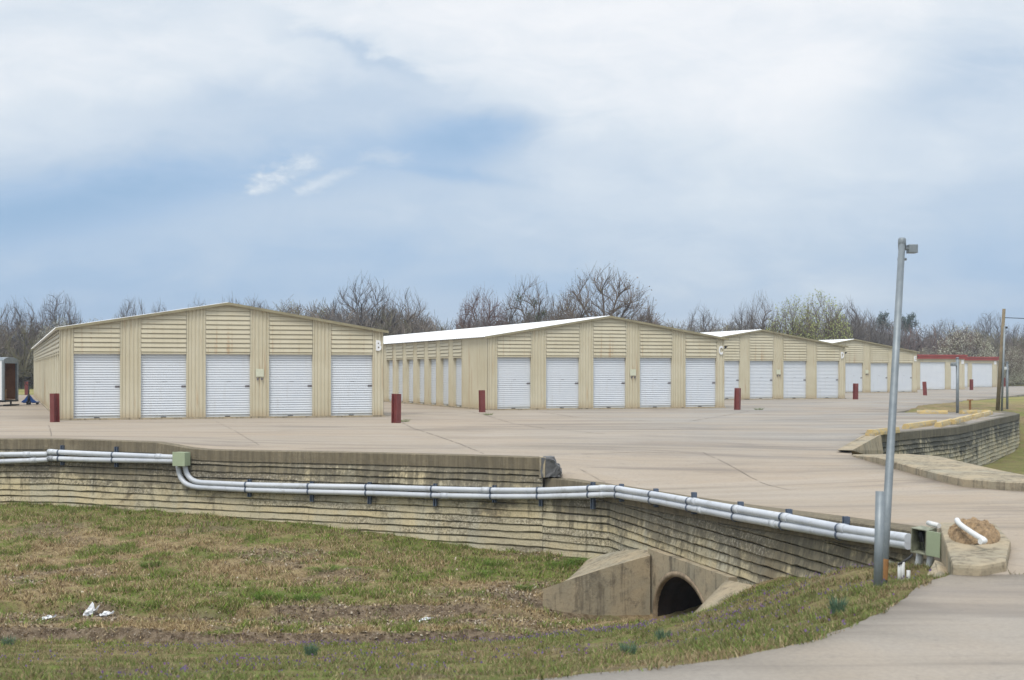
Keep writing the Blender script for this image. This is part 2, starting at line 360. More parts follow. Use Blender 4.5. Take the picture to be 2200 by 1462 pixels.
def m_red(t, b):
    pos = t.new('ShaderNodeTexCoord').outputs['Object']; oi = t.new('ShaderNodeObjectInfo').outputs['Random']
    add_ = t.new('ShaderNodeVectorMath', operation='ADD'); t.put(add_.inputs[0], pos); t.put(add_.inputs[1], oi); pos = add_.outputs[0]
    n = t.noise(pos, 2.5, 5, 0.6); ch = t.noise(pos, 13, 6, 0.7)
    c = t.mix(t.maprange(n, 0.3, 0.7), (0.150, 0.030, 0.027), (0.200, 0.046, 0.040))
    c = t.mix(t.maprange(ch, 0.64, 0.72, 0, 0.8), c, (0.33, 0.21, 0.16))
    t.put(b.inputs['Base Color'], c); b.inputs['Roughness'].default_value = 0.55
RED = material('chipped_red_paint', m_red)
def m_pvc(t, b):
    pos = t.new('ShaderNodeNewGeometry').outputs['Position']
    n = t.noise(pos, 1.2, 5, 0.6); d = t.noise(pos, 20, 4, 0.7)
    c = t.mix(t.maprange(n, 0.3, 0.7), (0.50, 0.53, 0.58), (0.62, 0.645, 0.68))
    c = t.mix(t.maprange(t.noise(pos, 5, 6, 0.7), 0.52, 0.72, 0, 0.45), c, (0.30, 0.30, 0.28))
    t.put(b.inputs['Base Color'], c); b.inputs['Roughness'].default_value = 0.4
PVC = material('grey_white_plastic_pipe', m_pvc)
PVCW = plain('white_plastic', (0.70, 0.71, 0.70), 0.5, 0, 0.08, 6)
STRUT = plain('blue_grey_strut', (0.11, 0.14, 0.195), 0.45, 0.4, 0.3, 20)
SAGE = plain('sage_green_paint', (0.36, 0.42, 0.28), 0.5, 0, 0.07, 3)
SAGED = plain('weathered_sage_paint', (0.25, 0.26, 0.19), 0.7, 0, 0.45, 14)
def m_galv(t, b):
    pos = t.new('ShaderNodeTexCoord').outputs['Object']
    n = t.noise(pos, 6, 5, 0.65); vs = t.noise(t.mapv(pos, (30, 30, 1.2)), 1.0, 4, 0.6)
    c = t.mix(t.maprange(n, 0.3, 0.7), (0.195, 0.225, 0.245), (0.265, 0.295, 0.31))
    c = t.mix(t.maprange(vs, 0.55, 0.75, 0, 0.4), c, (0.14, 0.16, 0.17))
    t.put(b.inputs['Base Color'], c); b.inputs['Roughness'].default_value = 0.5; b.inputs['Metallic'].default_value = 0.35
GALV = material('weathered_galvanised_steel', m_galv)
RUST = plain('rusty_steel', (0.24, 0.115, 0.035), 0.8, 0, 0.4, 18)
def m_yel(t, b):
    pos = t.new('ShaderNodeTexCoord').outputs['Object']; oi = t.new('ShaderNodeObjectInfo').outputs['Random']
    add_ = t.new('ShaderNodeVectorMath', operation='ADD'); t.put(add_.inputs[0], pos); t.put(add_.inputs[1], t.math('MULTIPLY', oi, 9.0)); pos = add_.outputs[0]
    n = t.noise(pos, 5, 6, 0.7)
    c = t.mix(t.maprange(n, 0.46, 0.62), (0.52, 0.385, 0.165), (0.38, 0.34, 0.255))
    t.put(b.inputs['Base Color'], c); b.inputs['Roughness'].default_value = 0.85
YEL = material('worn_yellow_paint', m_yel)
WOODP = plain('grey_weathered_timber', (0.20, 0.16, 0.10), 0.85, 0, 0.3, 5)
WHITE = plain('white_paint', (0.80, 0.81, 0.82), 0.5, 0, 0.04, 3)
PALE = plain('pale_plate', (0.60, 0.61, 0.47), 0.55, 0, 0.1, 14)
BLUE = plain('blue_machine_paint', (0.012, 0.075, 0.30), 0.4, 0, 0.2, 6)
BLACK = plain('black_rubber', (0.018, 0.018, 0.02), 0.6, 0, 0.2, 8)
PLYW = plain('brown_plywood', (0.24, 0.105, 0.04), 0.7, 0, 0.25, 2)
CULV = plain('shade_blackened_rusty_steel', (0.020, 0.011, 0.008), 0.95, 0, 0.4, 4)  # rusty barrel steel with the tunnel's darkness put into its colour
COLLAR = plain('tan_concrete_collar', (0.27, 0.205, 0.135), 0.85, 0, 0.4, 7, 0.4)
BARKG = plain('grey_bark', (0.125, 0.108, 0.092), 0.9, 0, 0.25, 1.5)
JOINT = plain('dark_joint_filler', (0.19, 0.16, 0.13), 0.95, 0, 0.5, 3)
SOIL = plain('tan_clay_soil', (0.33, 0.225, 0.125), 0.95, 0, 0.55, 22, 1.0)
def m_attr(name, rough=0.9, trans=0.0):
    def f(t, b):
        a = t.new('ShaderNodeAttribute'); a.attribute_name = 'tint'
        t.put(b.inputs['Base Color'], a.outputs['Color']); b.inputs['Roughness'].default_value = rough; b.inputs['Specular IOR Level'].default_value = 0.15
    return material(name, f)
BLADE = m_attr('grass_blades'); TWIGM = m_attr('twig_bark'); LEAFM = m_attr('small_leaves')

def m_ground(t, b):
    pos = t.new('ShaderNodeNewGeometry').outputs['Position']
    dirt = t.new('ShaderNodeAttribute'); dirt.attribute_name = 'dirt'
    green = t.new('ShaderNodeAttribute'); green.attribute_name = 'green'
    f1 = t.noise(pos, 9, 6, 0.75); f2 = t.noise(pos, 45, 4, 0.75); f3 = t.noise(pos, 2.2, 5, 0.65)
    c = t.mix(t.maprange(f1, 0.32, 0.66), (0.165, 0.120, 0.066), (0.370, 0.280, 0.155))
    g = t.math('MULTIPLY', green.outputs['Fac'], t.maprange(f1, 0.35, 0.6))
    c = t.mix(g, c, t.mix(t.maprange(f3, 0.35, 0.65), (0.095, 0.125, 0.030), (0.16, 0.20, 0.045)))
    d = t.mix(t.maprange(f1, 0.4, 0.62), (0.095, 0.068, 0.045), (0.235, 0.18, 0.125))
    d = t.mix(t.maprange(f2, 0.55, 0.68), d, (0.36, 0.31, 0.25))
    c = t.mix(dirt.outputs['Fac'], c, d)
    c = t.mix(t.maprange(f2, 0.40, 0.30, 0, 0.7), c, (0.04, 0.032, 0.02))
    far = t.new('ShaderNodeSeparateXYZ'); t.put(far.inputs[0], pos)
    c = t.mix(t.maprange(far.outputs[1], 60, 75, 0, 0.85), c, t.mix(t.maprange(t.noise(pos, 0.35, 5, 0.65), 0.35, 0.65), (0.34, 0.29, 0.12), (0.20, 0.215, 0.07)))
    t.put(b.inputs['Base Color'], c); b.inputs['Roughness'].default_value = 0.95; b.inputs['Specular IOR Level'].default_value = 0.1
    bp = t.new('ShaderNodeBump'); bp.inputs['Strength'].default_value = 0.9; bp.inputs['Distance'].default_value = 0.04
    t.put(bp.inputs['Height'], t.math('ADD', f1, t.math('MULTIPLY', f2, 0.5))); t.l.new(bp.outputs[0], b.inputs['Normal'])
GROUND = material('dry_grass_ground', m_ground)

# ------------------------------------------------------------------ plan of the walls and the paving
# (photo column, photo row of the wall top, distance)
LW = [(-1900, 943, 29.4), (-250, 943, 29.1), (105, 943, 29.0), (250, 947, 28.3), (330, 950, 27.95), (362, 955, 27.8), (400, 962, 27.6), (435, 965.5, 27.45), (470, 967, 27.3),
      (800, 973, 26.0), (1000, 978, 25.2), (1166, 983, 24.55)]
LW2 = [(1167, 1027, 24.54), (1205, 1030, 24.3), (1260, 1037, 23.95), (1310, 1045, 23.6)]
RWA, RWB = np.array([1.62, 23.6]), np.array([4.0, 14.3])
def on_line(px, a, b, off=0.0):
    d = (b-a)/np.linalg.norm(b-a); n = np.array([d[1], -d[0]])        # n points to the ditch side
    u = (px-CX)/F; Z = (off+a@n)/(u*n[0]+n[1]); return Z
RW = [(px, py, on_line(px, RWA, RWB)) for px, py in ((1310, 1045), (1450, 1068), (1600, 1090), (1750, 1109), (1850, 1123), (1950, 1137))]
W2 = [(1887, 933, 35.5), (1960, 926, 37.4), (2030, 920, 39.3), (2055, 917.5, 40.2), (2080, 913, 41.5), (2130, 902, 46), (2190, 889, 52.2)]
plan = [np.array(P(*q)) for q in LW+LW2+RW[1:]]
def wallZ(px, off=0.0):
    best = None
    for a, b in zip(plan, plan[1:]):
        pa = a[0]/a[1]*F+CX; pb = b[0]/b[1]*F+CX
        if pa-1e-6 <= px <= pb+1e-6: return on_line(px, a[:2], b[:2], off)
    a, b = plan[-2], plan[-1]; return on_line(px, a[:2], b[:2], off)

road_edge = ROAD_E = [(3.40, 11.05), (3.10, 10.65), (2.87, 10.2), (2.45, 9.37), (2.10, 8.81), (1.78, 8.38), (1.54, 8.10), (1.27, 7.88), (1.0, 7.69), (0.61, 7.50), (0.24, 7.34), (-0.23, 7.09), (-1.0, 6.8), (-2.5, 6.25), (-8, 4.6), (-20, 2.5), (-45, 0)]
_re = []
for (xa, ya), (xb, yb) in zip(road_edge, road_edge[1:]):
    n_ = max(1, int(math.hypot(xb-xa, yb-ya)/.12)) if xa > -3 else 1
    _re += [(xa+(xb-xa)*k_/n_+random.uniform(-.018, .018), ya+(yb-ya)*k_/n_+random.uniform(-.018, .018)) for k_ in range(n_)]
road_edge = [road_edge[0]]+_re[1:]+[road_edge[-1]]
ROAD = road_edge+[(-45, -14), (45, -14), (45, 11.05)]
kerb_line = [(45, 18.9), (20, 19.1), (12, 19.45), (9, 19.7), (7.9, 20.1), (7.2, 20.7), (6.85, 21.6), (6.9, 23.9), (6.95, 26.5), (6.98, 29.2)]
w2p = [P(*q)[:2] for q in W2]
ROAD_SIMPLE = ROAD_E+[(-45, -14), (45, -14), (45, 11.05)]
grass_edge = [(18.3, 54.2), (14.4, 53.6), (16.4, 58.2), (19.7, 66), (23.6, 74.3), (27.8, 81.8), (34, 94.6), (62, 122)]
pave_pts = [tuple(p[:2]) for p in plan]
nrm_in = 0.16
YARD = [(-62, pave_pts[0][1]+nrm_in)]+[(p[0]+(0.0 if i < len(LW) else 0.13), p[1]+(nrm_in if i < len(LW)+2 else 0.06)) for i, p in enumerate(pave_pts) if i > 0]+[(4.16, 13.6), (3.50, 11.05), (45, 11.05)]+kerb_line+[(7.4, 31.0)]+[(p[0]-0.05, p[1]+0.12) for p in w2p]+grass_edge+[(62, 152), (22, 130), (-24, 94), (-62, 92)]

pave_c = []
for (px, py, Z) in LW:
    x, y, z = P(px, py, Z); k = 0.0 if px < 850 else (0.03 if px < 1050 else 0.26); pave_c.append((x, y+0.25, z-0.012-k))
pave_c += [(0.1, 25.6, -0.10), (-0.6, 26.8, -0.03), (-3, 28.0, 0.03)]
for q in LW2+RW[1:]:
    x, y, z = P(*q); pave_c.append((x+0.08, y+0.05, z-0.012))
pave_c += [(6.98, 29.2, -0.17), (6.9, 23.9, -0.20), (6.85, 21.5, -0.18), (9, 19.7, -0.12), (12, 19.4, -0.08), (4.3, 22, -0.28), (5.4, 17.5, -0.12), (3.5, 26.5, -0.16), (2, 30, -0.03), (5, 30.5, -0.08), (-6, 32, 0.04), (-14, 35, 0.06), (-25, 35, 0.06),
           (6, 14, -0.01), (12, 14, 0), (5, 11.5, 0), (20, 13, 0)]
pave_c += [(x, y, 0.0) for x in (-60, -40, -22, -10, 0, 9, 20, 40) for y in (41, 60, 90, 140)]+[(9, 36, 0), (13, 41.5, 0), (18.6, 52, 0)]
pave_c += [(x, y, 0.0) for x in (-40, -15, 0, 15, 40) for y in (-14, 0, 7)]
PZ = Surf(pave_c, 1.0, 0.01)
def pz(x, y): return float(PZ(np.array([x]), np.array([y]))[0])

def paved(poly, name, thick, xs, ys):
    bm = bmesh.new(); vs = [bm.verts.new((x, y, 0)) for x, y in poly]; bm.faces.new(vs)
    for x in xs: bmesh.ops.bisect_plane(bm, geom=bm.verts[:]+bm.edges[:]+bm.faces[:], plane_co=(x, 0, 0), plane_no=(1, 0, 0))
    for y in ys: bmesh.ops.bisect_plane(bm, geom=bm.verts[:]+bm.edges[:]+bm.faces[:], plane_co=(0, y, 0), plane_no=(0, 1, 0))
    bmesh.ops.triangulate(bm, faces=bm.faces[:])
    edge = [e for e in bm.edges if len(e.link_faces) == 1]
    r = bmesh.ops.extrude_edge_only(bm, edges=edge); low = [g for g in r['geom'] if isinstance(g, bmesh.types.BMVert)]
    lows = set(low)
    co = np.array([v.co[:] for v in bm.verts]); z = PZ(co[:, 0], co[:, 1])
    for v, zz in zip(bm.verts, z): v.co.z = zz-(thick if v in lows else 0.0)
    for f in bm.faces: f.smooth = abs(f.normal.z) > 0.5
    me = bpy.data.meshes.new(name); bm.to_mesh(me); bm.free(); me.materials.append(PAVE)
    return add(name, me)
yx = list(np.arange(-13, 13, 0.8))+[-50, -40, -30, -24, -18, 16, 20, 25, 30, 40, 50]
yy = list(np.arange(11.8, 37, 0.8))+[40, 44, 48, 54, 60, 70, 80, 90, 105, 120, 135]
yard = tag(paved(YARD, 'yard_pavement', 0.30, yx, yy), 'pale pinkish concrete yard and driveway between the storage buildings and the ditch', 'pavement', kind='structure')
road = tag(paved(ROAD, 'road', 0.10, [-20, -8, -3, -1, 0, 1, 2, 3, 5, 8, 15, 25], [-6, 0, 3, 5, 6, 7, 8, 9, 10]), 'grey concrete road curving in the near right corner', 'road', kind='structure')

# joints and cracks, a sheet just above the slab
def joints():
    mb = MB()
    lines = [([G(463, 905), G(500, 925), G(560, 962, .03)], .035), ([G(104, 914), G(108, 925), G(111, 940, .1)], .04),
             ([G(858, 905), G(885, 920), G(960, 945), G(1050, 975)], .05), ([G(1050, 975, -.02), G(1250, 968), G(1350, 965), G(1510, 963)], .05),
             ([G(1005, 884), G(1045, 893), G(1100, 910), G(1170, 921), G(1300, 933)], .06), ([G(1510, 963), G(1560, 978), G(1640, 1015, -.1), G(1700, 1035, -.14)], .025),
             ([G(880, 924), G(1000, 923), G(1080, 924)], .05), ([G(1160, 885), G(1230, 896), G(1400, 906)], .06), ([G(1610, 884), G(1560, 893), G(1480, 906)], .07),
             ([G(1240, 1000, -.12), G(1330, 1030, -.2)], .02), ([G(1330, 1043, -.25), G(1500, 1046, -.22), G(1700, 1044, -.18)], .02)]
    for pts, w in lines:
        fine = []
        for a, b in zip(pts, pts[1:]):
            n = max(2, int(math.dist(a, b)/0.25))
            for k in range(n): fine.append((a[0]+(b[0]-a[0])*k/n+random.uniform(-.012, .012), a[1]+(b[1]-a[1])*k/n+random.uniform(-.02, .02)))
        fine.append(pts[-1][:2])
        for i, (a, b) in enumerate(zip(fine, fine[1:])):
            if random.random() < 0.14: continue
            dx, dy = b[0]-a[0], b[1]-a[1]; L = math.hypot(dx, dy)+1e-6; k = w*random.uniform(.25, .65); nx, ny = -dy/L*k/2, dx/L*k/2
            za, zb = pz(*a)+.005, pz(*b)+.005
            mb.poly([(a[0]-nx, a[1]-ny, za), (b[0]-nx, b[1]-ny, zb), (b[0]+nx, b[1]+ny, zb), (a[0]+nx, a[1]+ny, za)])
    mb.obj('expansion_joint', JOINT, yard)
joints()

# ------------------------------------------------------------------ terrain
tp = []
foot = [(-400, 1088, 28.95), (0, 1085, 28.9), (105, 1086, 28.9), (300, 1098, 28.0), (500, 1113, 27.1), (700, 1133, 26.3), (900, 1160, 25.5), (1100, 1187, 24.7), (1255, 1203, 23.9)]
for q in foot:
    x, y, z = P(*q); tp += [(x, y, z), (x+.3, y+1.0, z+.02), (x+.5, y+3, z+.05)]
tp += [P(*q) for q in [(-400, 1200, 24.3), (0, 1200, 24), (250, 1200, 23.9), (500, 1205, 23.4), (750, 1225, 22.8), (1000, 1250, 22.2), (1120, 1262, 21.8),
    (-400, 1300, 20.6), (0, 1300, 20.6), (250, 1303, 20.5), (500, 1308, 20.3), (750, 1308, 20.3), (1000, 1305, 20.4), (1150, 1305, 20.5),
    (-400, 1345, 19), (0, 1345, 19.0), (300, 1348, 18.9), (600, 1348, 18.9), (900, 1345, 19), (1150, 1335, 19.4), (1300, 1340, 19.3), (1400, 1338, 19.6),
    (-400, 1372, 17.6), (0, 1372, 17.6), (300, 1376, 17.4), (600, 1382, 17.2), (900, 1384, 17.2), (1150, 1375, 17.5),
    (-400, 1392, 15.5), (0, 1392, 15.6), (500, 1396, 15.2), (900, 1394, 15.2), (0, 1425, 12.3), (500, 1425, 12.2), (900, 1420, 12.2), (0, 1460, 9.2), (500, 1455, 9.3), (900, 1445, 9.2), (-400, 1462, 9.2), (-400, 1425, 12.3),
    (1200, 1441, 8.5), (1200, 1413, 11), (1200, 1394, 14.3), (1200, 1368, 17.3),
    (1400, 1405, 10), (1400, 1386, 13.5), (1400, 1362, 17.4), (1470, 1352, 17.6), (1600, 1372, 9.6), (1600, 1328, 13), (1600, 1288, 16.6), (1500, 1328, 17.0),
    (1800, 1303, 10.8), (1800, 1255, 13.3), (1740, 1232, 16.0), (1900, 1256, 11.7), (1930, 1207, 14.0), (1850, 1216, 15.2), (1620, 1268, 17.9), (1700, 1243, 16.8)]]
for x, y in [(3.40, 11.05), (3.10, 10.65), (2.87, 10.2), (2.45, 9.37), (2.10, 8.81), (1.78, 8.38), (1.54, 8.10), (1.27, 7.88), (1.0, 7.69), (0.61, 7.50), (0.24, 7.34), (-0.23, 7.09), (-1.0, 6.8), (-2.5, 6.25), (-8, 4.6), (-20, 2.5), (-45, 0)]: tp.append((x-0.05, y+0.05, -0.03))
tp += [(x, y, -0.3) for x, y in ((-8, 0), (0, 3), (6, 6), (10, 0), (-20, -6), (20, -6), (14, 8))]
tp += [(3.3, 16.0, -0.9), (3.9, 14.2, -0.5), (3.6, 12.5, -0.30), (4.6, 17, -1.0), (4.0, 22, -1.5), (6, 25, -1.5), (2.2, 24.5, -1.6), (2.3, 20.7, -2.2), (2.8, 18.6, -2.1), (2.95, 20.4, -2.15), (4.4, 20.8, -2.1), (2.5, 19.4, -2.2), (2.2, 20.6, -2.25), (1.9, 20.35, -2.15), (2.3, 20.0, -2.22), (1.2, 20.45, -2.06), (2.7, 19.0, -2.2)]
tp += [P(*q) for q in [(1250, 1346, 20.0), (1170, 1330, 20.2), (1350, 1350, 19.9), (1410, 1352, 19.7), (1450, 1346, 18.9), (1490, 1352, 18.2), (1420, 1356, 18.6), (1330, 1356, 18.6)]]
tp += [(8.5, 28, -1.5), (9, 22.5, -1.2), (12, 22, -1.0), (20, 22, -.6), (10.5, 33, -1.5), (12, 36, -1.5), (14.5, 41, -1.48), (16.5, 46, -1.45), (18.8, 51, -1.35), (15, 33, -1.4), (17, 40, -1.42), (21, 44, -1.1), (24, 52, -.55), (20.6, 54.5, -0.65), (20.5, 57, -.1), (22.5, 62, 0.02), (18.5, 57, -.03), (26, 70, .05), (30, 78, .02), (36, 60, -.1), (36, 40, -.4), (34, 90, .0), (40, 100, 0), (16.5, 56, -.02), (25, 66, 0)]
tp += [(-30, y, z) for y, z in ((29, -1.1), (24, -1.6), (19, -1.85), (16, -1.5), (10, -.5), (3, -.2))]
tp += [(-45, 34, -.7), (-10, 34, -1.0), (0, 34, -1.0), (8, 44, -.6), (-10, 42, -.5), (-30, 42, -.5)]
tp += [(x, y, -0.07) for x in (-70, -40, -15, 5, 25, 50) for y in (100, 140)]+[(-70, 60, -.1), (-70, 40, -.3), (-40, 75, -.12), (0, 70, -.2), (20, 85, -.1), (60, 60, -.1), (60, 20, -.3), (60, 0, -.3), (-60, 0, -.3)]
TZ = Surf(tp, 0.7, 0.03)
def scarps(x, y):
    ys = 17.55+0.22*np.sin(x*0.9+1.0)+0.35*(vnoise(x*1.1, x*0+3, 5)-.5)
    m = sstep(x, 0.9, -0.4)
    a = 0.11*m*sstep(vnoise(x*0.55, x*0+1, 9), .25, .7)*sstep(y, ys, ys+0.10)*sstep(y, ys+2.6, ys+0.5)
    ye = 19.75+0.25*np.sin(x*0.6)+0.4*(vnoise(x*0.9, x*0+7, 3)-.5)
    c = 0.13*m*sstep(y, ye, ye+0.14)*sstep(y, ye+3.0, ye+0.6)
    return a+c-0.06*m*sstep(y, ys-1.2, ys-.2)*sstep(y, ys+.03, ys)
def terr(x, y):
    x = np.asarray(x, float); y = np.asarray(y, float)
    near = sstep(x, -75, -60)*sstep(x, 75, 60)*sstep(y, 145, 120)*sstep(y, -20, -8)
    z = np.where(near > 0, TZ(np.clip(x, -75, 75), np.clip(y, -20, 145)), 0)*near+(1-near)*(-0.07)
    bump = (fbm(x*1.7, y*1.7, 2)-.5)*0.09+(fbm(x*7, y*7, 4, 3)-.5)*0.05
    amp = sstep(y, 31, 28)*sstep(x, 14, 12)
    e = np.minimum(edge_dist(ROAD, x, y)*1.2, 1.0) if np.ndim(x) else 1.0
    z = z+bump*(0.25+0.75*amp)*e+scarps(x, y)
    return z
def terr_clamped(x, y):
    z = terr(x, y); iy = inside(YARD, x, y); ir = inside(ROAD, x, y); p = PZ(x, y)
    z = np.where(iy, np.minimum(z, p-0.34), z); z = np.where(ir, np.minimum(z, p-0.12), z); return z
def axis(parts):
    out = []
    for a, b, st in parts: out += list(np.arange(a, b-1e-6, st))
    return np.array(out+[parts[-1][1]])
def geo(a, b, n): return list(a+(b-a)*((np.linspace(0, 1, n))**2.5))
gx = np.concatenate([-np.array(geo(30, 1800, 22))[::-1], axis([(-29, -13, .5), (-13, 9, .085), (9, 30, .5)]), np.array(geo(30.5, 1800, 22))])
gy = np.concatenate([-np.array(geo(16, 400, 10))[::-1], axis([(-15, 6, .6), (6, 7, .2), (7, 30, .085), (30, 62, .5), (62, 100, 2)]), np.array(geo(101, 3000, 24))])
GXX, GYY = np.meshgrid(gx, gy); GZZ = terr_clamped(GXX, GYY)
def green_mask(x, y):
    g = sstep(fbm(x*0.55, y*0.8, 21, 5), 0.50, 0.70)*0.45+sstep(fbm(x*2.2, y*3.0, 31, 4), 0.53, 0.64)*1.0
    foot_y = np.interp(x, [P(*q)[0] for q in foot], [P(*q)[1] for q in foot])
    g = g+0.75*sstep(y, foot_y-3.2, foot_y-0.5)*sstep(x, 2.2, -0.5)*(0.3+fbm(x*.7, y*.7, 41))          # strip below the wall
    g = g+0.9*np.exp(-((x+3.0)/2.6)**2-((y-20.6)/0.75)**2)+1.2*np.exp(-((x-0.75)/0.7)**2-((y-23.2)/0.7)**2)+0.8*np.exp(-((x+0.2)/.55)**2-((y-22.7)/.6)**2)
    g = g+0.55*sstep(y, 17.3, 16.6)*(0.35+fbm(x*.9, y*.6, 51))
    g = g+0.75*sstep(x, 8, 10)*sstep(y, 62, 45)*sstep(y, 24, 30)
    g = g-0.5*np.exp(-((x-0.5)/2.5)**2-((y-21.6)/0.9)**2)
    return np.clip(g, 0, 1)
def dirt_mask(x, y):
    m = sstep(x, 1.6, 0.0)
    bed = sstep(y, 18.5, 18.9)*sstep(y, 20.25, 19.8)*(0.98*sstep(fbm(x*.8, y*1.6, 61), .28, .56))
    ys = 17.55+0.22*np.sin(x*0.9+1.0)+0.35*(vnoise(x*1.1, x*0+3, 5)-.5)
    cut = sstep(y, ys-.10, ys-.0)*sstep(y, ys+.22, ys+.10)*sstep(vnoise(x*0.55, x*0+1, 9), .2, .6)
    litter = np.exp(-((x-0.2)/1.6)**2-((y-20.7)/0.55)**2)
    patch = 0.8*sstep(fbm(x*0.7, y*1.0, 71, 4), 0.58, 0.70)
    left = 0.7*sstep(x, -5.0, -6.5)*sstep(y, 17.4, 17.8)*sstep(y, 20, 19.6)
    return np.clip(np.maximum.reduce([m*bed, m*cut*1.0, litter, patch*0.8, left]), 0, 1)
def grid_obj(name, X, Y, Z, mat, attrs):
    ny, nx = X.shape; v = np.stack([X.ravel(), Y.ravel(), Z.ravel()], 1); i = np.arange(ny*nx).reshape(ny, nx)
    f = np.stack([i[:-1, :-1].ravel(), i[:-1, 1:].ravel(), i[1:, 1:].ravel(), i[1:, :-1].ravel()], 1)
    return add(name, np_mesh(name, v, f, mat, True, attrs))
ground = tag(grid_obj('ground', GXX, GYY, GZZ, GROUND, {'dirt': dirt_mask(GXX, GYY).ravel(), 'green': green_mask(GXX, GYY).ravel()}),
             'dry grass banks of the ditch and the fields behind the buildings', 'ground', kind='structure')

# ------------------------------------------------------------------ retaining walls
COURSE = 0.123
def sweep_wall(pts, name, mat, zbot, back=0.22, cope=0.22, recess=None, step=0.10, seed=0):
    """pts: world points of the wall top, ditch on the right-hand side seen from above when walking the list"""
    pts = [np.array(p) for p in pts]; st = []
    for k, (a, b) in enumerate(zip(pts, pts[1:])):
        n = max(1, int(np.linalg.norm((b-a)[:2])/step))
        for j in range(n): st.append(a+(b-a)*j/n)
    st.append(pts[-1]); st = np.array(st); N = len(st)
    d = np.gradient(st[:, :2], axis=0); d /= (np.linalg.norm(d, axis=1, keepdims=True)+1e-9)
    nr = np.stack([d[:, 1], -d[:, 0]], 1); nr /= np.linalg.norm(nr, axis=1, keepdims=True)
    s = np.concatenate([[0], np.cumsum(np.linalg.norm(np.diff(st[:, :2], axis=0), axis=1))])
    ztop = st[:, 2]; rec = np.zeros(N) if recess is None else recess(s, st)
    cp = cope if np.ndim(cope) else np.full(N, cope)
    rows = []   # (z, offset)
    chip = lambda k, amp: amp*(fbm(s*3.1+k*7.7, s*0+k*1.3, seed+3)-.5)
    rows.append((ztop, np.full(N, -back)-rec)); rows.append((ztop+0.006*(fbm(s*4, s*0, seed)-.5)-.004, -rec*1.0-.008)); rows.append((ztop-.015, -rec+.012+chip(1, .02)))
    zc = ztop-cp; rows.append((zc+.004, -rec+.012+chip(2, .02))); rows.append((zc, -rec-.02))
    top = ztop.max()+COURSE; k = 0
    z = math.ceil(top/COURSE)*COURSE
    while z > zbot:
        za, zb = z, z-COURSE
        below = (zb < zc-.03)
        a = np.minimum(za, zc); e = np.minimum(zb+.014, zc); q = np.minimum(zb, zc)
        off_in = np.full(N, -.022); off_out = .018+chip(k+5, .022)
        r = np.where(a > zc-1e-6, -rec*1.0-.02, 0)
        slot = np.where(below, np.clip(.012+.036*(fbm(s*1.3+k*3.7, s*0+k*2.1, seed+8)-.5)+.02*(fbm(s*7+k*5.1, s*0+k, seed+4)-.5), .002, .03), 0)
        rows.append((a-np.where(a >= zc-1e-6, 0, .0), np.where(a >= zc-1e-6, -rec-.02, off_in+.016))); rows.append((e+slot+chip(k+30, .016), np.where(below, off_out, -rec-.02))); rows.append((q+slot, np.where(below, off_out-.012, -rec-.02))); rows.append((q+slot, np.where(below, -.06, -rec-.02))); rows.append((q-.001, np.where(below, -.06, -rec-.02)))
        z -= COURSE; k += 1
    M = len(rows); V = np.zeros((M, N, 3)); D = np.zeros((M, N)); CO = np.zeros((M, N)); CO[5:] = (np.arange(M-5)//5+1)[:, None]
    for r_, (zz, of) in enumerate(rows):
        V[r_, :, 0] = st[:, 0]+nr[:, 0]*of; V[r_, :, 1] = st[:, 1]+nr[:, 1]*of; V[r_, :, 2] = zz; D[r_] = (ztop-zz)*(0.22/cp) if r_ < 5 else ztop-zz
    i = np.arange(M*N).reshape(M, N)
    f = np.stack([i[:-1, :-1].ravel(), i[1:, :-1].ravel(), i[1:, 1:].ravel(), i[:-1, 1:].ravel()], 1)
    return np_mesh(name, V.reshape(-1, 3), f, mat, False, {'down': D.ravel(), 'course': CO.ravel()})
lwp = [P(*q) for q in LW]; lw2p = [P(*q) for q in LW2]; rwp = [P(*q) for q in RW]
rw = empty('retaining_wall', lwp[2][:2]+(-1.2,)); tag(rw, 'long stained lap-board-textured concrete retaining wall carrying the conduits above the grassy ditch', 'retaining wall')
def part_world(name, me, parent):
    o = add(name, me, parent); o.matrix_parent_inverse = Matrix.Identity(4)
    M = Matrix.Translation(parent.location) @ Matrix.Rotation(parent.rotation_euler.z, 4, 'Z'); me.transform(M.inverted()); return o
part_world('wall_panel', sweep_wall(lwp, 'wall_panel', WALLM, -2.3, seed=1), rw)
lower = sweep_wall(lw2p+rwp[1:]+[(rwp[-1][0]+.1, rwp[-1][1]-.4, rwp[-1][2])], 'wall_panel', WALLM, -2.5, back=0.3, cope=0.26, recess=lambda s, st: 0.07*sstep(s, 1.6, 0.9), seed=2)
part_world('wall_panel', lower, rw)
# broken end of the raised edge
def broken_end():
    mb = MB(); Z0 = 24.50
    out = [(1162, 983.5), (1189, 982.5), (1191, 990), (1194, 998), (1198, 999), (1202, 1006), (1206, 1016), (1203, 1024), (1185, 1026), (1162, 1027)]
    a = [P(px, py, Z0-.03+0.05*math.sin(px*.7)) for px, py in out]
    mb.prism(a, (0.03, 0.34, 0))
    me = mb.mesh('broken_edge', FRACT, 0.0); bm = bmesh.new(); bm.from_mesh(me)
    bmesh.ops.triangulate(bm, faces=bm.faces[:]); bmesh.ops.subdivide_edges(bm, edges=bm.edges[:], cuts=2, use_grid_fill=True)
    for v in bm.verts: v.co += Vector((random.uniform(-.012, .012), random.uniform(-.02, .02), random.uniform(-.010, .010)))
    bm.to_mesh(me); bm.free(); part_world('broken_edge', me, rw)
    mb = MB(); mb.prism([P(1158, 982.5, 24.53), P(1172, 983, 24.47), P(1171, 1005, 24.46), P(1171, 1026, 24.46), P(1158, 1028, 24.53)], (0.02, .3, 0)); part_world('broken_edge', mb.mesh('broken_edge', CONC), rw)
broken_end()
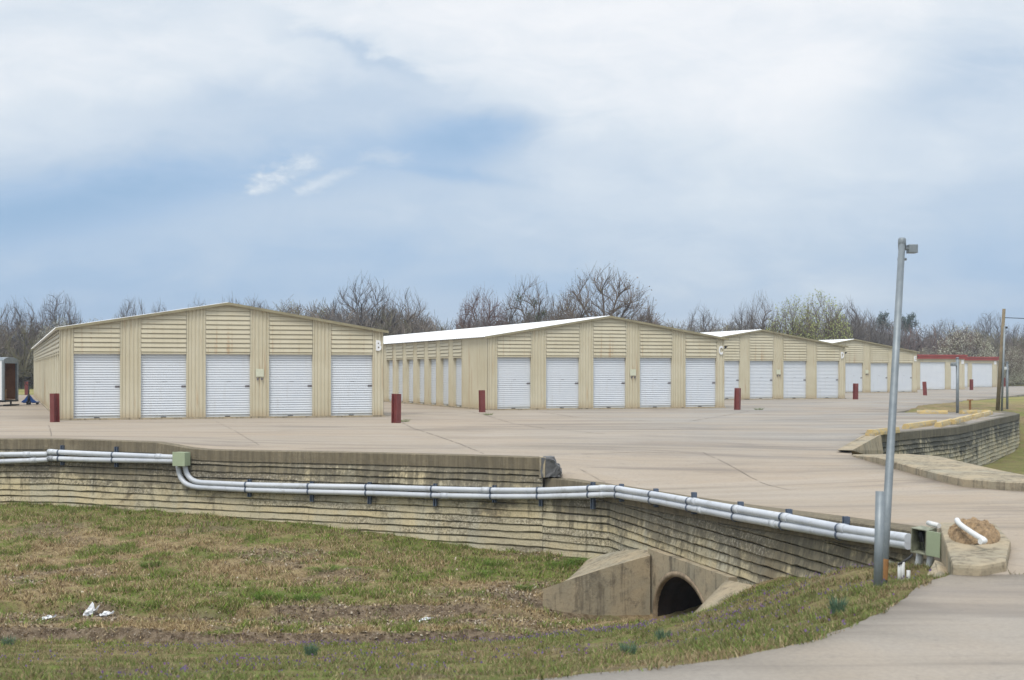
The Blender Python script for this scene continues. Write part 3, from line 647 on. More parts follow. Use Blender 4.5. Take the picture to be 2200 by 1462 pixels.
w2pts = [P(*q) for q in W2]+[(19.3, 54.6, -0.02), (19.6, 56.5, -.03)]
gw = empty('retaining_wall', w2pts[0][:2]+(-1.3,)); tag(gw, 'dark grey weathered concrete retaining wall below the yellow wheel stops beyond the driveway', 'retaining wall')
part_world('wall_panel', sweep_wall(w2pts, 'wall_panel', WALLG, -2.0, back=0.5, seed=5, step=.14), gw)
mb = MB(); A, B, C_, D_ = P(1831, 968, 29.8), P(1897, 968, 34.9), P(1893, 933.5, 35.2), P(1885, 934, 35.35)
mb.prism([A, (B[0], B[1], B[2]-.25), B, C_, D_], (-0.28, 0.16, 0)); part_world('ramped_wing', mb.mesh('ramped_wing', CONC), gw)

# pavement strip with kerb on the far side of the driveway
def sidewalk():
    mb = MB(); fr = [(p[0], p[1]) for p in kerb_line[::-1]]
    pts = []
    for a, b in zip(fr, fr[1:]):
        n = max(1, int(math.dist(a, b)/0.5)); pts += [(a[0]+(b[0]-a[0])*k/n, a[1]+(b[1]-a[1])*k/n) for k in range(n)]
    pts.append(fr[-1]); rows = []
    for i, p in enumerate(pts):
        q0, q1 = pts[max(i-1, 0)], pts[min(i+1, len(pts)-1)]; dx, dy = q1[0]-q0[0], q1[1]-q0[1]; L = math.hypot(dx, dy); nx, ny = -dy/L, dx/L
        w = 1.15; z = pz(*p); h = 0.13*min(1, 0.25+i*.2)
        rows.append([mb.vert(c) for c in ((p[0], p[1], z-.3), (p[0]+nx*.0, p[1]+ny*.0, z+h-.02), (p[0]+nx*.03, p[1]+ny*.03, z+h), (p[0]+nx*w, p[1]+ny*w, z+h+.01), (p[0]+nx*(w+.01), p[1]+ny*(w+.01), z-1.3))])
    for a, b in zip(rows, rows[1:]):
        for k in range(4): mb.face((a[k], b[k], b[k+1], a[k+1]))
    mb.face(rows[0]); mb.face(rows[-1][::-1])
    tag(mb.obj('sidewalk', CONC), 'raised concrete kerb strip along the far side of the driveway', 'sidewalk', kind='structure')
sidewalk()

# ------------------------------------------------------------------ culvert
def cut_hole(me):
    d = (RWB-RWA)/np.linalg.norm(RWB-RWA); off = .12
    def tof(px): Z = on_line(px, RWA, RWB, off); q = np.array([(px-CX)/F*Z, Z]); return float((q-RWA-np.array([d[1], -d[0]])*off)@d)
    tc, hw = (tof(1404)+tof(1530))/2, (tof(1530)-tof(1404))/2
    bm = bmesh.new(); bm.from_mesh(me); kill = []
    for f in bm.faces:
        c = f.calc_center_median(); c = c+rw.location; t = (c.x-RWA[0])*d[0]+(c.y-RWA[1])*d[1]; s = (c.x-RWA[0])*d[1]-(c.y-RWA[1])*d[0]
        if abs(s) < .2 and abs(t-tc) < hw*1.02 and c.z < -2.03+.76*1.03*math.sqrt(max(0, 1-((t-tc)/hw/1.02)**2)): kill.append(f)
    bmesh.ops.delete(bm, geom=kill, context='FACES'); bm.to_mesh(me); bm.free()
cut_hole(lower)
def culvert():
    t0 = P(1470, 1335, on_line(1470, RWA, RWB, .25)); root = empty('culvert', (t0[0], t0[1], -1.95))
    tag(root, 'concrete culvert mouth with dark arched opening and flared apron wings below the wall', 'culvert')
    d = (RWB-RWA)/np.linalg.norm(RWB-RWA); n = np.array([d[1], -d[0]]); base = RWA
    def W(t, off, z): q = base+d*t+n*off; return (q[0], q[1], z)
    def tof(px, off): Z = on_line(px, RWA, RWB, off); q = np.array([(px-CX)/F*Z, Z]); return float((q-base-n*off)@d)
    off = .12; ta, tb = tof(1392, off), tof(1566, off); tc = (tof(1404, off)+tof(1530, off))/2; hw = (tof(1530, off)-tof(1404, off))/2
    zt, zb, zs, rise = -1.10, -2.4, -2.03, 0.76
    # head wall with an arched hole
    mb = MB(); arc = [(tc-hw*math.cos(a), zs+rise*math.sin(a)) for a in np.linspace(0, math.pi, 25)]
    outer = [(ta, zs)]+[(ta, zs+(zt-zs)*.5), (ta, zt)]+[(ta+(tb-ta)*k/18, zt) for k in range(1, 18)]+[(tb, zt), (tb, zs+(zt-zs)*.5), (tb, zs)]
    outer = [outer[0]]+outer[1:]; k = len(arc); outr = [outer[min(int(i*len(outer)/k), len(outer)-1)] for i in range(k)]; outr[-1] = outer[-1]
    for i in range(k-1):
        mb.poly([W(arc[i][0], off, arc[i][1]), W(arc[i+1][0], off, arc[i+1][1]), W(outr[i+1][0], off, outr[i+1][1]), W(outr[i][0], off, outr[i][1])])
    mb.poly([W(ta, off, zb), W(tc-hw, off, zb), W(tc-hw, off, zs), W(ta, off, zs)]); mb.poly([W(tc+hw, off, zb), W(tb, off, zb), W(tb, off, zs), W(tc+hw, off, zs)])
    mb.poly([W(ta, off, zt), W(tb, off, zt), W(tb, -.05, zt), W(ta, -.05, zt)]); mb.poly([W(ta, off, zb), W(ta, off, zt), W(ta, -.05, zt), W(ta, -.05, zb)]); mb.poly([W(tb, off, zb), W(tb, off, zt), W(tb, -.05, zt), W(tb, -.05, zb)])
    part_world('headwall', mb.mesh('headwall', CONC), root)
    mb = MB(); prof = []
    for a in np.linspace(0, math.pi, 33):
        c, s_ = math.cos(a), math.sin(a)
        prof.append([mb.vert(W(tc-c*r1, o, zs+s_*r2)) for r1, r2, o in ((hw, rise, off+.004), (hw, rise, off+.015), (hw*.955, rise*.90, off+.015), (hw*.955, rise*.90, off-.05))])
    for a, b in zip(prof, prof[1:]):
        for k_ in range(3): mb.face((a[k_], b[k_], b[k_+1], a[k_+1]), True)
    for side in (-1, 1):
        mb.poly([W(tc+side*hw, off+.015, zs), W(tc+side*hw*.955, off+.015, zs), W(tc+side*hw*.955, off+.015, zb), W(tc+side*hw, off+.015, zb)])
        mb.poly([W(tc+side*hw*.955, off+.015, zs), W(tc+side*hw*.955, off-.05, zs), W(tc+side*hw*.955, off-.05, zb), W(tc+side*hw*.955, off+.015, zb)])
    part_world('arch_collar', mb.mesh('arch_collar', COLLAR), root)
    mb = MB(); rings = []
    for j in range(60):
        o = off-.045-j*.1; rr = 1+.02*(j % 2)
        rings.append([mb.vert(W(tc-math.cos(a)*hw*.955*rr, o, zs+math.sin(a)*rise*.90*rr)) for a in np.linspace(-.6, math.pi+.6, 30)])
    for a, b in zip(rings, rings[1:]):
        for k_ in range(29): mb.face((a[k_], b[k_], b[k_+1], a[k_+1]))
    mb.face(rings[-1]); part_world('pipe_barrel', mb.mesh('pipe_barrel', CULV), root)
    # left wing: thick flared slab, curved top running up to the wall
    mb = MB(); e0 = P(1166, 1266, 20.6); e1 = P(1397, 1194, 21.25)
    top = []
    for k_ in range(13):
        u = k_/12; f = np.array(e0)*(1-u)+np.array(e1)*u
        f[2] += 0.02*math.sin(u*math.pi); bx, by = np.array(P(1262, 1200, 23.2))[:2]*(1-u)+np.array(P(1392, 1194, 21.9))[:2]*u
        bk0 = np.array([f[0]*(1-.72*(1-u))+bx*.72*(1-u) if False else f[0]+(bx-f[0]), by])
        zbk = (-1.50)*(1-u)+(-1.17)*u; row = []
        for v in np.linspace(0, 1, 8):
            x_, y_ = f[0]+(bk0[0]-f[0])*v, f[1]+(bk0[1]-f[1])*v
            z_ = f[2]+(zbk-f[2])*v-0.10*math.sin(v*3.14)*(1-u)+0.05*(1-u)*u*4*(v**1.5)
            row.append(mb.vert((x_, y_, z_)))
        lowf = mb.vert((f[0], f[1]-.02, -2.3)); top.append([lowf]+row)
    for a, b in zip(top, top[1:]):
        for k_ in range(len(a)-1): mb.face((a[k_], b[k_], b[k_+1], a[k_+1]), k_ > 0)
    a = top[0]; mb.face(a+[mb.vert((mb.v[a[-1]][0], mb.v[a[-1]][1], -2.3))])
    part_world('wing_wall', mb.mesh('wing_wall', CONC), root)
    # right wing
    mb = MB(); rows = []
    e0 = np.array(P(1560, 1246, 18.55)); e1 = np.array(P(1470, 1338, 17.5)); g0 = np.array(P(1640, 1262, 17.55)); g1 = np.array(P(1560, 1335, 16.6))
    for v in np.linspace(0, 1, 6):
        rows.append([mb.vert(tuple(e0+(e1-e0)*u+(g0-e0+(g1-g0-e1+e0)*u)*v+np.array([0, 0, .05*math.sin(v*3.1)*u]))) for u in np.linspace(0, 1, 9)])
    for a, b in zip(rows, rows[1:]):
        for k_ in range(8): mb.face((a[k_], b[k_], b[k_+1], a[k_+1]), True)
    low = [mb.vert((mb.v[q][0]+.1, mb.v[q][1]+.3, -2.3)) for q in rows[0]]
    for k_ in range(8): mb.face((rows[0][k_], rows[0][k_+1], low[k_+1], low[k_]))
    part_world('wing_wall', mb.mesh('wing_wall', CONC), root)
culvert()

# ------------------------------------------------------------------ conduits, brackets, boxes
def smooth_path(pts, it=2):
    pts = [Vector(p) for p in pts]
    for _ in range(it):
        out = [pts[0]]
        for a, b in zip(pts, pts[1:]): out += [a*.75+b*.25, a*.25+b*.75]
        pts = out+[pts[-1]]
    return pts
def wallpts(seq, off): return [P(px, py, wallZ(px, off)) for px, py in seq]
def densify(seq):
    out = []
    for a, b in zip(seq, seq[1:]):
        n = max(1, int(abs(b[0]-a[0])/25)); out += [(a[0]+(b[0]-a[0])*k/n, a[1]+(b[1]-a[1])*k/n) for k in range(n)]
    return out+[seq[-1]]
def pipe(seq, off, r, label, group, coups, it=1):
    pts = smooth_path(wallpts(densify(seq), off), it)
    c = pts[len(pts)//2]; root = empty('conduit_pipe', tuple(pts[0])); tag(root, label, 'pipe', group)
    mb = MB(); mb.tube(pts, r, 12); part_world('pipe_run', mb.mesh('pipe_run', PVC), root)
    for px in coups:
        i = min(range(1, len(pts)-1), key=lambda k: abs(pts[k].x/pts[k].y*F+CX-px)); d = (pts[i+1]-pts[i-1]).normalized()
        mb = MB(); mb.tube([pts[i]-d*.07, pts[i]+d*.07], r*1.13, 12); part_world('coupling', mb.mesh('coupling', PVC), root)
    return root
OFF = .10
pipe([(-500, 978), (0, 977), (103, 976)], OFF, .050, 'upper of two pale conduits at the far left of the wall, before its joint', 'conduits on the wall', [60])
pipe([(-500, 997), (0, 992), (103, 988)], OFF, .050, 'lower of two pale conduits at the far left of the wall, before its joint', 'conduits on the wall', [70])
pipe([(104, 971), (190, 975), (374, 983)], OFF, .052, 'upper white conduit running into the closed sage green box', 'conduits on the wall', [108, 340])
pipe([(104, 985), (190, 988), (374, 991)], OFF, .052, 'lower white conduit running into the closed sage green box', 'conduits on the wall', [108, 115])
pipe([(397, 995), (399, 1012), (404, 1023), (413, 1032), (428, 1037), (537, 1042), (671, 1045), (800, 1047), (936, 1051), (1063, 1054), (1163, 1054), (1275, 1050), (1300, 1049), (1320, 1049), (1345, 1054), (1410, 1064), (1592, 1096), (1697, 1114), (1820, 1138), (1952, 1157)], OFF, .050,
     'upper grey conduit bending down from the green box and running to the open box', 'conduits on the wall', [1050, 1297, 1500, 1588, 1690, 1815])
pipe([(382, 995), (384, 1014), (389, 1029), (400, 1041), (420, 1047), (537, 1053), (671, 1057), (800, 1060), (936, 1065), (1063, 1067), (1163, 1067), (1275, 1064), (1300, 1063), (1322, 1063), (1345, 1067), (1410, 1077), (1592, 1113), (1697, 1131), (1820, 1152), (1952, 1171)], OFF, .050,
     'lower grey conduit bending down from the green box and running to the open box', 'conduits on the wall', [950, 1298, 1505, 1670])
def bracket(px, y0, y1, yu, yl, label):
    Z = wallZ(px, .03); c = np.array(P(px, (y0+y1)/2, Z))
    for a, b in zip(plan, plan[1:]):
        if a[0]/a[1]*F+CX <= px <= b[0]/b[1]*F+CX: dv = (b-a)[:2]; break
    rz = math.atan2(dv[1], dv[0]); root = empty('pipe_bracket', tuple(c), rz)
    tag(root, label, 'bracket', 'strut brackets holding the conduits'); h0 = CAMZ-(y1-HY)/F*Z-c[2]; h1 = CAMZ-(y0-HY)/F*Z-c[2]
    mb = MB()
    for s_ in (-1, 1): mb.box(s_*.022-.008, s_*.022+.008, -.045, .02, h0, h1)
    mb.box(-.0135, .0135, -.006, .018, h0+.003, h1-.003); mb.obj('strut', STRUT, root)
    for yy in (yu, yl):
        zc = CAMZ-(yy-HY)/F*(Z-.07)-c[2]; mb = MB(); ring = []
        for k in range(17):
            a = 2*math.pi*k/16; ring.append([mb.vert((x_, -.072+math.cos(a)*rr, zc+math.sin(a)*rr)) for x_, rr in ((-.05, .0505), (-.05, .060), (-.022, .060), (-.022, .0505))])
        for a, b in zip(ring, ring[1:]):
            for k in range(3): mb.face((a[k], b[k], b[k+1], a[k+1]))
        mb.obj('clamp', STRUT, root)
for px, y0, y1, yu, yl, lb in [(135, 957, 1000, 973, 986, 'first bracket left of the sage green box, at the wall joint'), (251, 960, 1004, 978, 989, 'bracket halfway along the white conduits left of the sage green box'),
        (537, 1030, 1068, 1042, 1053, 'first bracket right of the sage green box'), (671, 1035, 1078, 1045, 1057, 'second bracket right of the sage green box'), (795, 1036, 1083, 1047, 1060, 'third bracket right of the sage green box'),
        (936, 1039, 1088, 1051, 1065, 'fourth bracket right of the sage green box'), (1063, 1043, 1080, 1054, 1067, 'bracket left of the broken wall edge'), (1163, 1046, 1088, 1054, 1067, 'bracket right under the broken wall edge'),
        (1275, 1036, 1094, 1050, 1064, 'long bracket just left of the wall corner'), (1337, 1040, 1078, 1052, 1066, 'first bracket right of the wall corner'), (1411, 1050, 1090, 1064, 1077, 'second bracket right of the wall corner'), (1493, 1058, 1105, 1079, 1093, 'bracket above the left part of the culvert arch'),
        (1593, 1078, 1122, 1096, 1113, 'bracket above the right wing of the culvert'), (1697, 1094, 1140, 1114, 1131, 'second bracket left of the tall leaning pole'), (1820, 1110, 1160, 1138, 1152, 'bracket nearest the tall leaning pole')]:
    bracket(px, y0, y1, yu, yl, lb)
def box_closed():
    Z = wallZ(388, .18); a = P(372, 972, Z); b = P(397, 1001, Z); root = empty('junction_box', a[:2]+(b[2],)); tag(root, 'closed sage green junction box where the white conduits meet the grey ones', 'junction box')
    mb = MB(); w = b[0]-a[0]+.05; h = a[2]-b[2]; mb.box(0, w, 0, .18, 0, h); me = mb.mesh('box_body', SAGE, .006); o = add('box_body', me, root); root.rotation_euler.z = R(-24)
    mb = MB(); mb.box(-.008, w+.008, -.014, -.001, -.004, h+.004); add('box_cover', mb.mesh('box_cover', SAGE, .004), root)
box_closed()
def box_open():
    Z = 13.75; a = P(1950, 1131, Z); b = P(1998, 1184, Z); root = empty('junction_box', (a[0], a[1]-.10, b[2])); root.rotation_euler = (R(3), R(4), R(-50))
    tag(root, 'open weathered junction box with white pipe stubs at the end of the conduits', 'junction box'); w, h, dpt = .17, a[2]-b[2], .17
    mb = MB(); mb.box(0, w, dpt-.008, dpt, 0, h); mb.box(0, .008, 0, dpt-.008, 0, h); mb.box(w-.008, w, 0, dpt-.008, 0, h); mb.box(.008, w-.008, 0, dpt-.008, 0, .008); mb.box(.008, w-.008, 0, dpt-.008, h-.008, h); mb.obj('box_body', SAGED, root)
    mb = MB(); mb.box(w+.004, w+.155, -.006, .006, 0, h); add('box_door', mb.mesh('box_door', SAGE, .003), root)
    mb = MB(); mb.tube([(.05, dpt*.6, .10), (.05, dpt*.55, h-.04)], .028, 10); mb.tube([(.09, .05, h-.05), (.13, .03, .05)], .005, 6); mb.obj('wiring', DARKM, root)
    for x_ in (.04, .16):
        mb = MB(); mb.tube([(x_+.01, dpt*.5, .0), (x_, dpt*.5, -.10), (x_-.045, dpt*.4, -.26)], [.034, .034, .032], 12); mb.obj('pipe_stub', PVCW, root)
    mb = MB(); mb.tube([(w*.3, dpt+.03, h+.03), (w*1.25, dpt-.03, h+.033)], .024, 10); mb.obj('pipe_stub', PVCW, root)
box_open()
def stubs():
    for k, (px, py, y2, lb) in enumerate([(1932, 1210, 1236, 'short white pipe stub standing in the grass left of the open box, left one'), (1939, 1208, 1236, 'short white pipe stub standing in the grass left of the open box, right one'), (1951, 1226, 1238, 'tiny white pipe stub in the grass below the open box')]):
        Z = 12.9; x, y, z = P(px, py, Z); zb = min(P(px, y2, Z)[2], float(terr(np.array([x]), np.array([y]))[0]))-.05
        mb = MB(); mb.tube([(0, 0, 0), (.004, 0, z-zb)], .017, 10); o = mb.obj('pipe_stub', PVCW, None, (x, y, zb)); tag(o, lb, 'pipe', 'pipe stubs in the grass')
    mb = MB(); p = [P(1930, 1213, 12.88), P(1942, 1207, 12.9), P(1953, 1200, 13.1), P(1960, 1192, 13.5)]; q = Vector(p[0]); mb.tube([Vector(a)-q for a in smooth_path(p)], .011, 8); tag(mb.obj('cable', BLACK, None, p[0]), 'dark cable hanging from the open box to the pipe stubs', 'cable')
    x, y, z = P(1903, 1208, 14.6); mb = MB(); mb.tube([(0, 0, 0), (.14, -.10, -.03)], .026, 12); tag(mb.obj('drain_pipe', SAGED, None, (x, y, z)), 'pale drain pipe end sticking out of the wall beside the leaning pole', 'pipe')
stubs()

# end block, soil heap, bent pipe
def endblock():
    A0 = (3.36, 11.05); pts = [(3.42, 11.05), (3.62, 10.96), (3.90, 11.22), (4.42, 12.6), (4.76, 14.0), (4.23, 14.1)]
    root = empty('concrete_block', (3.7, 11.8, -.02)); tag(root, 'low concrete kerb block at the end of the wall beside the road', 'concrete block')
    mb = MB(); mb.prism([(x, y, -.9) for x, y in pts], (0, 0, .98)); me = mb.mesh('block_body', CONC, .03)
    part_world('block_body', me, root)
    mb = MB(); mb.prism([P(1988, 1238, 11.9), P(2008, 1202, 13.2), P(2016, 1210, 12.4), P(2024, 1242, 11.3)], (.22, .1, -.1)); part_world('footing', mb.mesh('footing', CONC, .02), root)
    # soil heap
    n = 90; X, Y = np.meshgrid(np.linspace(3.84, 4.32, n), np.linspace(12.25, 13.7, n)); u = (X-3.84)/.48*2-1; v = (Y-12.25)/1.45*2-1
    X = X-3.84+3.46+.81*(Y-11.05)/3.05; prof = np.clip(1-np.abs(u)**2.2-np.abs(v)**2.6*.9, 0, 1)**.7; Z = .06+.125*prof*(0.72+.55*fbm(X*5, Y*4, 8))+((fbm(X*14, Y*14, 3)-.5)*.09+(fbm(X*45, Y*45, 6, 3)-.5)*.05)*np.minimum(prof*4, 1)-.16*np.clip(1-prof*6, 0, 1)
    o = grid_obj('soil_heap', X, Y, Z, SOIL, {}); tag(o, 'heap of tan clay soil on the kerb block', 'soil heap')
    p = [P(2056, 1118, 12.75), P(2062, 1128, 12.5), P(2100, 1153, 12.05), P(2119, 1163, 11.85)]
    q = P(2106, 1164, 11.8); mb = MB(); path = smooth_path(p+[q], 2); o0 = path[0]; mb.tube([a-o0 for a in path], .024, 12); tag(mb.obj('bent_pipe', PVCW, None, tuple(o0)), 'bent white plastic pipe lying on the soil heap', 'pipe')
endblock()

# ------------------------------------------------------------------ poles
def pole_tall():
    b = P(1896, 1246, 11.9); t = P(1938, 522, 12.9); root = empty('leaning_pole', (b[0], b[1], b[2]-.1)); bz = Vector((b[0], b[1], b[2]-.1)); T = Vector(t)-bz
    tag(root, 'tall leaning galvanised pole with a small floodlight on top by the road', 'pole')
    mb = MB(); mb.tube([(0, 0, 0), T*.25, T*.6, T], [.036, .036, .033, .030], 16); mb.obj('pole_shaft', GALV, root)
    mb = MB(); mb.tube([T*.03, T*.085], .0375, 16, False); mb.obj('rust_band', RUST, root)
    mb = MB(); mb.tube([T-Vector((0, 0, .06)), T+Vector((0, 0, .03)), T+Vector((0, 0, .045))], [.036, .036, .026], 16); mb.obj('cap', GALV, root); mb = MB(); mb.tube([T+Vector((0, 0, -.16)), T+Vector((0, 0, -.14))], .042, 16); mb.obj('clamp_ring', GALV, root)
    mb = MB(); mb.tube([T+Vector((.02, -.01, -.06)), T+Vector((.075, -.03, -.05))], .012, 8); mb.box(T.x+.050, T.x+.132, T.y-.05, T.y+.05, T.z-.095, T.z-.018); add('floodlight', mb.mesh('floodlight', GALV, .006), root)
pole_tall()
b = P(1885, 1262, 11.45); t = P(1891, 1056, 11.5); mb = MB(); mb.tube([(0, 0, -.2), (t[0]-b[0], t[1]-b[1], t[2]-b[2])], .037, 16); o = mb.obj('short_post', GALV, None, b); tag(o, 'short galvanised post without top standing against the leaning pole', 'post')
mbx = MB()
def light_post(px, yb, yt, r, label, side):
    b = G(px, yb); t = P(px, yt, b[1]); root = empty('light_post', b); tag(root, label, 'post', 'light posts by the parking bay'); h = t[2]-b[2]
    mb = MB(); mb.tube([(0, 0, -.3), (0, 0, h)], r, 12); mb.obj('post_shaft', GALV, root)
    mb = MB(); mb.tube([(0, 0, h), (0, 0, h+.05)], [r*1.25, r*.8], 12); mb.obj('cap', GALV, root)
    mb = MB(); mb.tube([(0, 0, h-.22), (side*.16, -.05, h-.20)], .02, 8); mb.box(side*.16-.10, side*.16+.10, -.14, .04, h-.28, h-.17); add('floodlight', mb.mesh('floodlight', WHITE if side < 0 and px > 2100 else GALV, .01), root)
light_post(2057, 888, 771, .058, 'slim grey light post behind the wheel stops in the parking bay', -1)
light_post(2164, 880, 780, .05, 'slim light post on the grass right of the timber pole', -1)
def upole():
    b = G(2147, 881); Z = b[1]; t = P(2157, 664, Z); root = empty('utility_pole', b); tag(root, 'leaning timber utility pole with metal conduit strapped to its side', 'utility pole')
    mb = MB(); mb.tube([(-.08, .02, -.3), (t[0]-b[0], 0, t[2])], [.085, .065], 12); mb.obj('timber_shaft', WOODP, root)
    q = P(2155, 702, Z-.1); mb = MB(); mb.tube([(.07, -.07, -.2), (q[0]-b[0]+.07, -.07, q[2])], .042, 10); mb.obj('conduit', GALV, root)
    mb = MB(); mb.box(t[0]-b[0]-.02, t[0]-b[0]+.12, -.09, -.06, t[2]-.8, t[2]-.72); mb.obj('bracket', DARKM, root)
    s = Vector(P(2159, 683, Z)); e = Vector((s.x+14, s.y-6, s.z-.3)); pts = [s+(e-s)*k/20+Vector((0, 0, -.6*4*(k/20)*(1-k/20)+.0)) for k in range(21)]
    pts = [p+Vector((0, 0, .10*math.sin(min(1, k/3)*3.14))) for k, p in enumerate(pts)]
    mb = MB(); mb.tube([p-s for p in pts], .016, 6); tag(mb.obj('overhead_wire', BLACK, None, tuple(s)), 'dark overhead wire leaving the timber pole to the right', 'wire')
upole()
b = G(2084, 884); mb = MB(); mb.box(-.04, .04, -.02, .02, -.2, .42); mb.box(-.12, .12, -.015, .015, .42, .46); o = mb.obj('marker_post', RUST, None, b); tag(o, 'thin rusty marker post on the grass island behind the wheel stops', 'post')

# ------------------------------------------------------------------ bollards
def bollard_mesh():
    mb = MB(); w, d, tk, h = .105, .105, .022, .88
    prof = [(-w, -d), (w, -d), (w, -d+tk), (.02, -d+tk+.012), (.02, d-tk-.012), (w, d-tk), (w, d), (-w, d), (-w, d-tk), (-.02, d-tk-.012), (-.02, -d+tk+.012), (-w, -d+tk)]
    mb.prism([(x, y, -.25) for x, y in prof], (0, 0, h+.25)); return mb.mesh('steel_bollard', RED, .004)
BOL = bollard_mesh()
for px, py, rz, s, lean, lb in [(118, 907, -38, 1, (1, 0), 'dark red steel bollard at the left front corner of building B'), (851, 909, 55, 1, (0, 1), 'dark red steel bollard at the right front corner of building B'),
        (1036, 886, 20, .95, (0, -1), 'dark red steel bollard at the left front corner of building C'), (1584, 881, 62, 1.0, (1, 1), 'dark red steel bollard at the right front corner of building C'),
        (1838, 858.5, 30, 1.0, (1, 0), 'dark red steel bollard at the right front corner of building D'), (1987.5, 850, -30, 1.0, (-1, -3.5), 'leaning dark red bollard in front of the wide door left of the light post'),
        (2087, 838.5, 20, 1.0, (0, 0), 'dark red bollard between the two red-roofed buildings'), (2157, 831, 20, 1.0, (0, 0), 'dark red bollard farthest right, behind the timber pole'),
        (57, 849, 10, 1.0, (0, 0), 'dark red bollard behind the blue pallet jack')]:
    g = G(px, py); o = add('steel_bollard', BOL, None, (g[0], g[1], 0)); o.rotation_euler = (R(lean[0]), R(lean[1]), R(rz)); o.scale = (s, s, s)
    tag(o, lb, 'bollard', 'red bollards at the building corners')

# ------------------------------------------------------------------ wheel stops
def stop_mesh(L):
    mb = MB(); n = 10; rows = []
    for k in range(n+1):
        x = -L/2+L*k/n; j = lambda: random.uniform(-.006, .006)
        rows.append([mb.vert((x, y+j(), z+j())) for y, z in ((-.10, -.02), (-.095, .05), (-.065, .125), (.065, .125), (.095, .05), (.10, -.02))])
    for a, b in zip(rows, rows[1:]):
        for k in range(5): mb.face((a[k], b[k], b[k+1], a[k+1]))
    mb.face(rows[0][::-1]); mb.face(rows[-1]); return mb.mesh('wheel_stop', YEL)
for (p0, p1, lb) in [((1868, 934), (1925, 927), 'worn yellow wheel stop at the near end of the row along the dark wall'), ((1946, 921), (2007, 911.5), 'large yellow wheel stop on the dark wall right of the leaning pole'),
        ((2015, 917), (2045, 908), 'second yellow wheel stop right of the leaning pole along the dark wall'), ((2046, 910.5), (2068, 903), 'third yellow wheel stop right of the leaning pole along the dark wall'), ((2069, 905), (2088, 898.5), 'fourth yellow wheel stop right of the leaning pole along the dark wall'),
        ((2089, 900), (2107, 894), 'fifth yellow wheel stop right of the leaning pole along the dark wall'), ((2110, 895), (2128, 889.5), 'farthest yellow wheel stop along the dark wall, by the timber pole'),
        ((1970, 888), (2036, 888.5), 'yellow wheel stop across the bay left of the slim light post'), ((2064, 888.5), (2126, 887.5), 'yellow wheel stop across the bay right of the slim light post')]:
    a, b = G(*p0, .02), G(*p1, .02); L = math.dist(a, b); c = ((a[0]+b[0])/2, (a[1]+b[1])/2)
    o = add('wheel_stop', stop_mesh(L), None, (c[0], c[1], pz(*c)+.012), math.atan2(b[1]-a[1], b[0]-a[0])); tag(o, lb, 'wheel stop', 'yellow wheel stops')

# ------------------------------------------------------------------ storage buildings
WID, EAVE, RIDGE, DH = 10.62, 2.93, 3.80, 2.13
DX = [(.40, 1.85), (2.50, 3.96), (4.58, 6.05), (6.68, 8.16), (8.79, 10.25)]
def roof_z(x): return EAVE+(RIDGE-EAVE)*(1-abs(x-WID/2)/(WID/2))
def corr(mb, mp, u0, u1, topf, pitch=.13, depth=.024, flat=.05, z0=.05):
    """vertical ribbed cladding between u0 and u1, with flat trims"""
    us = [(u0, -.012), (u0+flat, -.012), (u0+flat+.001, .012)]; u = u0+flat+.02; n = max(1, int(round((u1-u0-2*flat-.03)/pitch))); pt = (u1-u0-2*flat-.03)/n
    for k in range(n):
        a = u+k*pt; us += [(a, .012), (a+pt*.22, -.012), (a+pt*.62, -.012), (a+pt*.84, .012)]
    us += [(u1-flat-.001, .012), (u1-flat, -.012), (u1, -.012)]
    prev = None
    for (q, o) in us:
        cur = (mb.vert(mp(q, o, z0)), mb.vert(mp(q, o, topf(q))))
        if prev: mb.face((prev[0], cur[0], cur[1], prev[1]))
        prev = cur
def laps(mb, mp, u0, u1, z0, z1, pitch=.152):
    z = z0; k = 0
    while z < z1:
        zt = min(z+pitch, z1)
        a, b, c, d = mp(u0, -.002, zt), mp(u1, -.002, zt), mp(u1, -.030, z+.030), mp(u0, -.030, z+.030)
        mb.poly([a, b, c, d]); e, f = mp(u1, .018, z+.028), mp(u0, .018, z+.028); mb.poly([d, c, e, f]); mb.poly([f, e, mp(u1, .018, z), mp(u0, .018, z)]); z += pitch
def jamb(mb, mp, u0, u1, z1, dep=.16):
    for (p, q) in (((u0, 0), (u0, z1)), ((u1, 0), (u1, z1))):
        s = 1 if p[0] == u0 else -1
        mb.poly([mp(p[0], -.012, .0), mp(p[0], dep, .0), mp(p[0], dep, z1), mp(p[0], -.012, z1)])
    mb.poly([mp(u0, -.012, z1), mp(u1, -.012, z1), mp(u1, dep, z1), mp(u0, dep, z1)])
DOORCACHE = {}
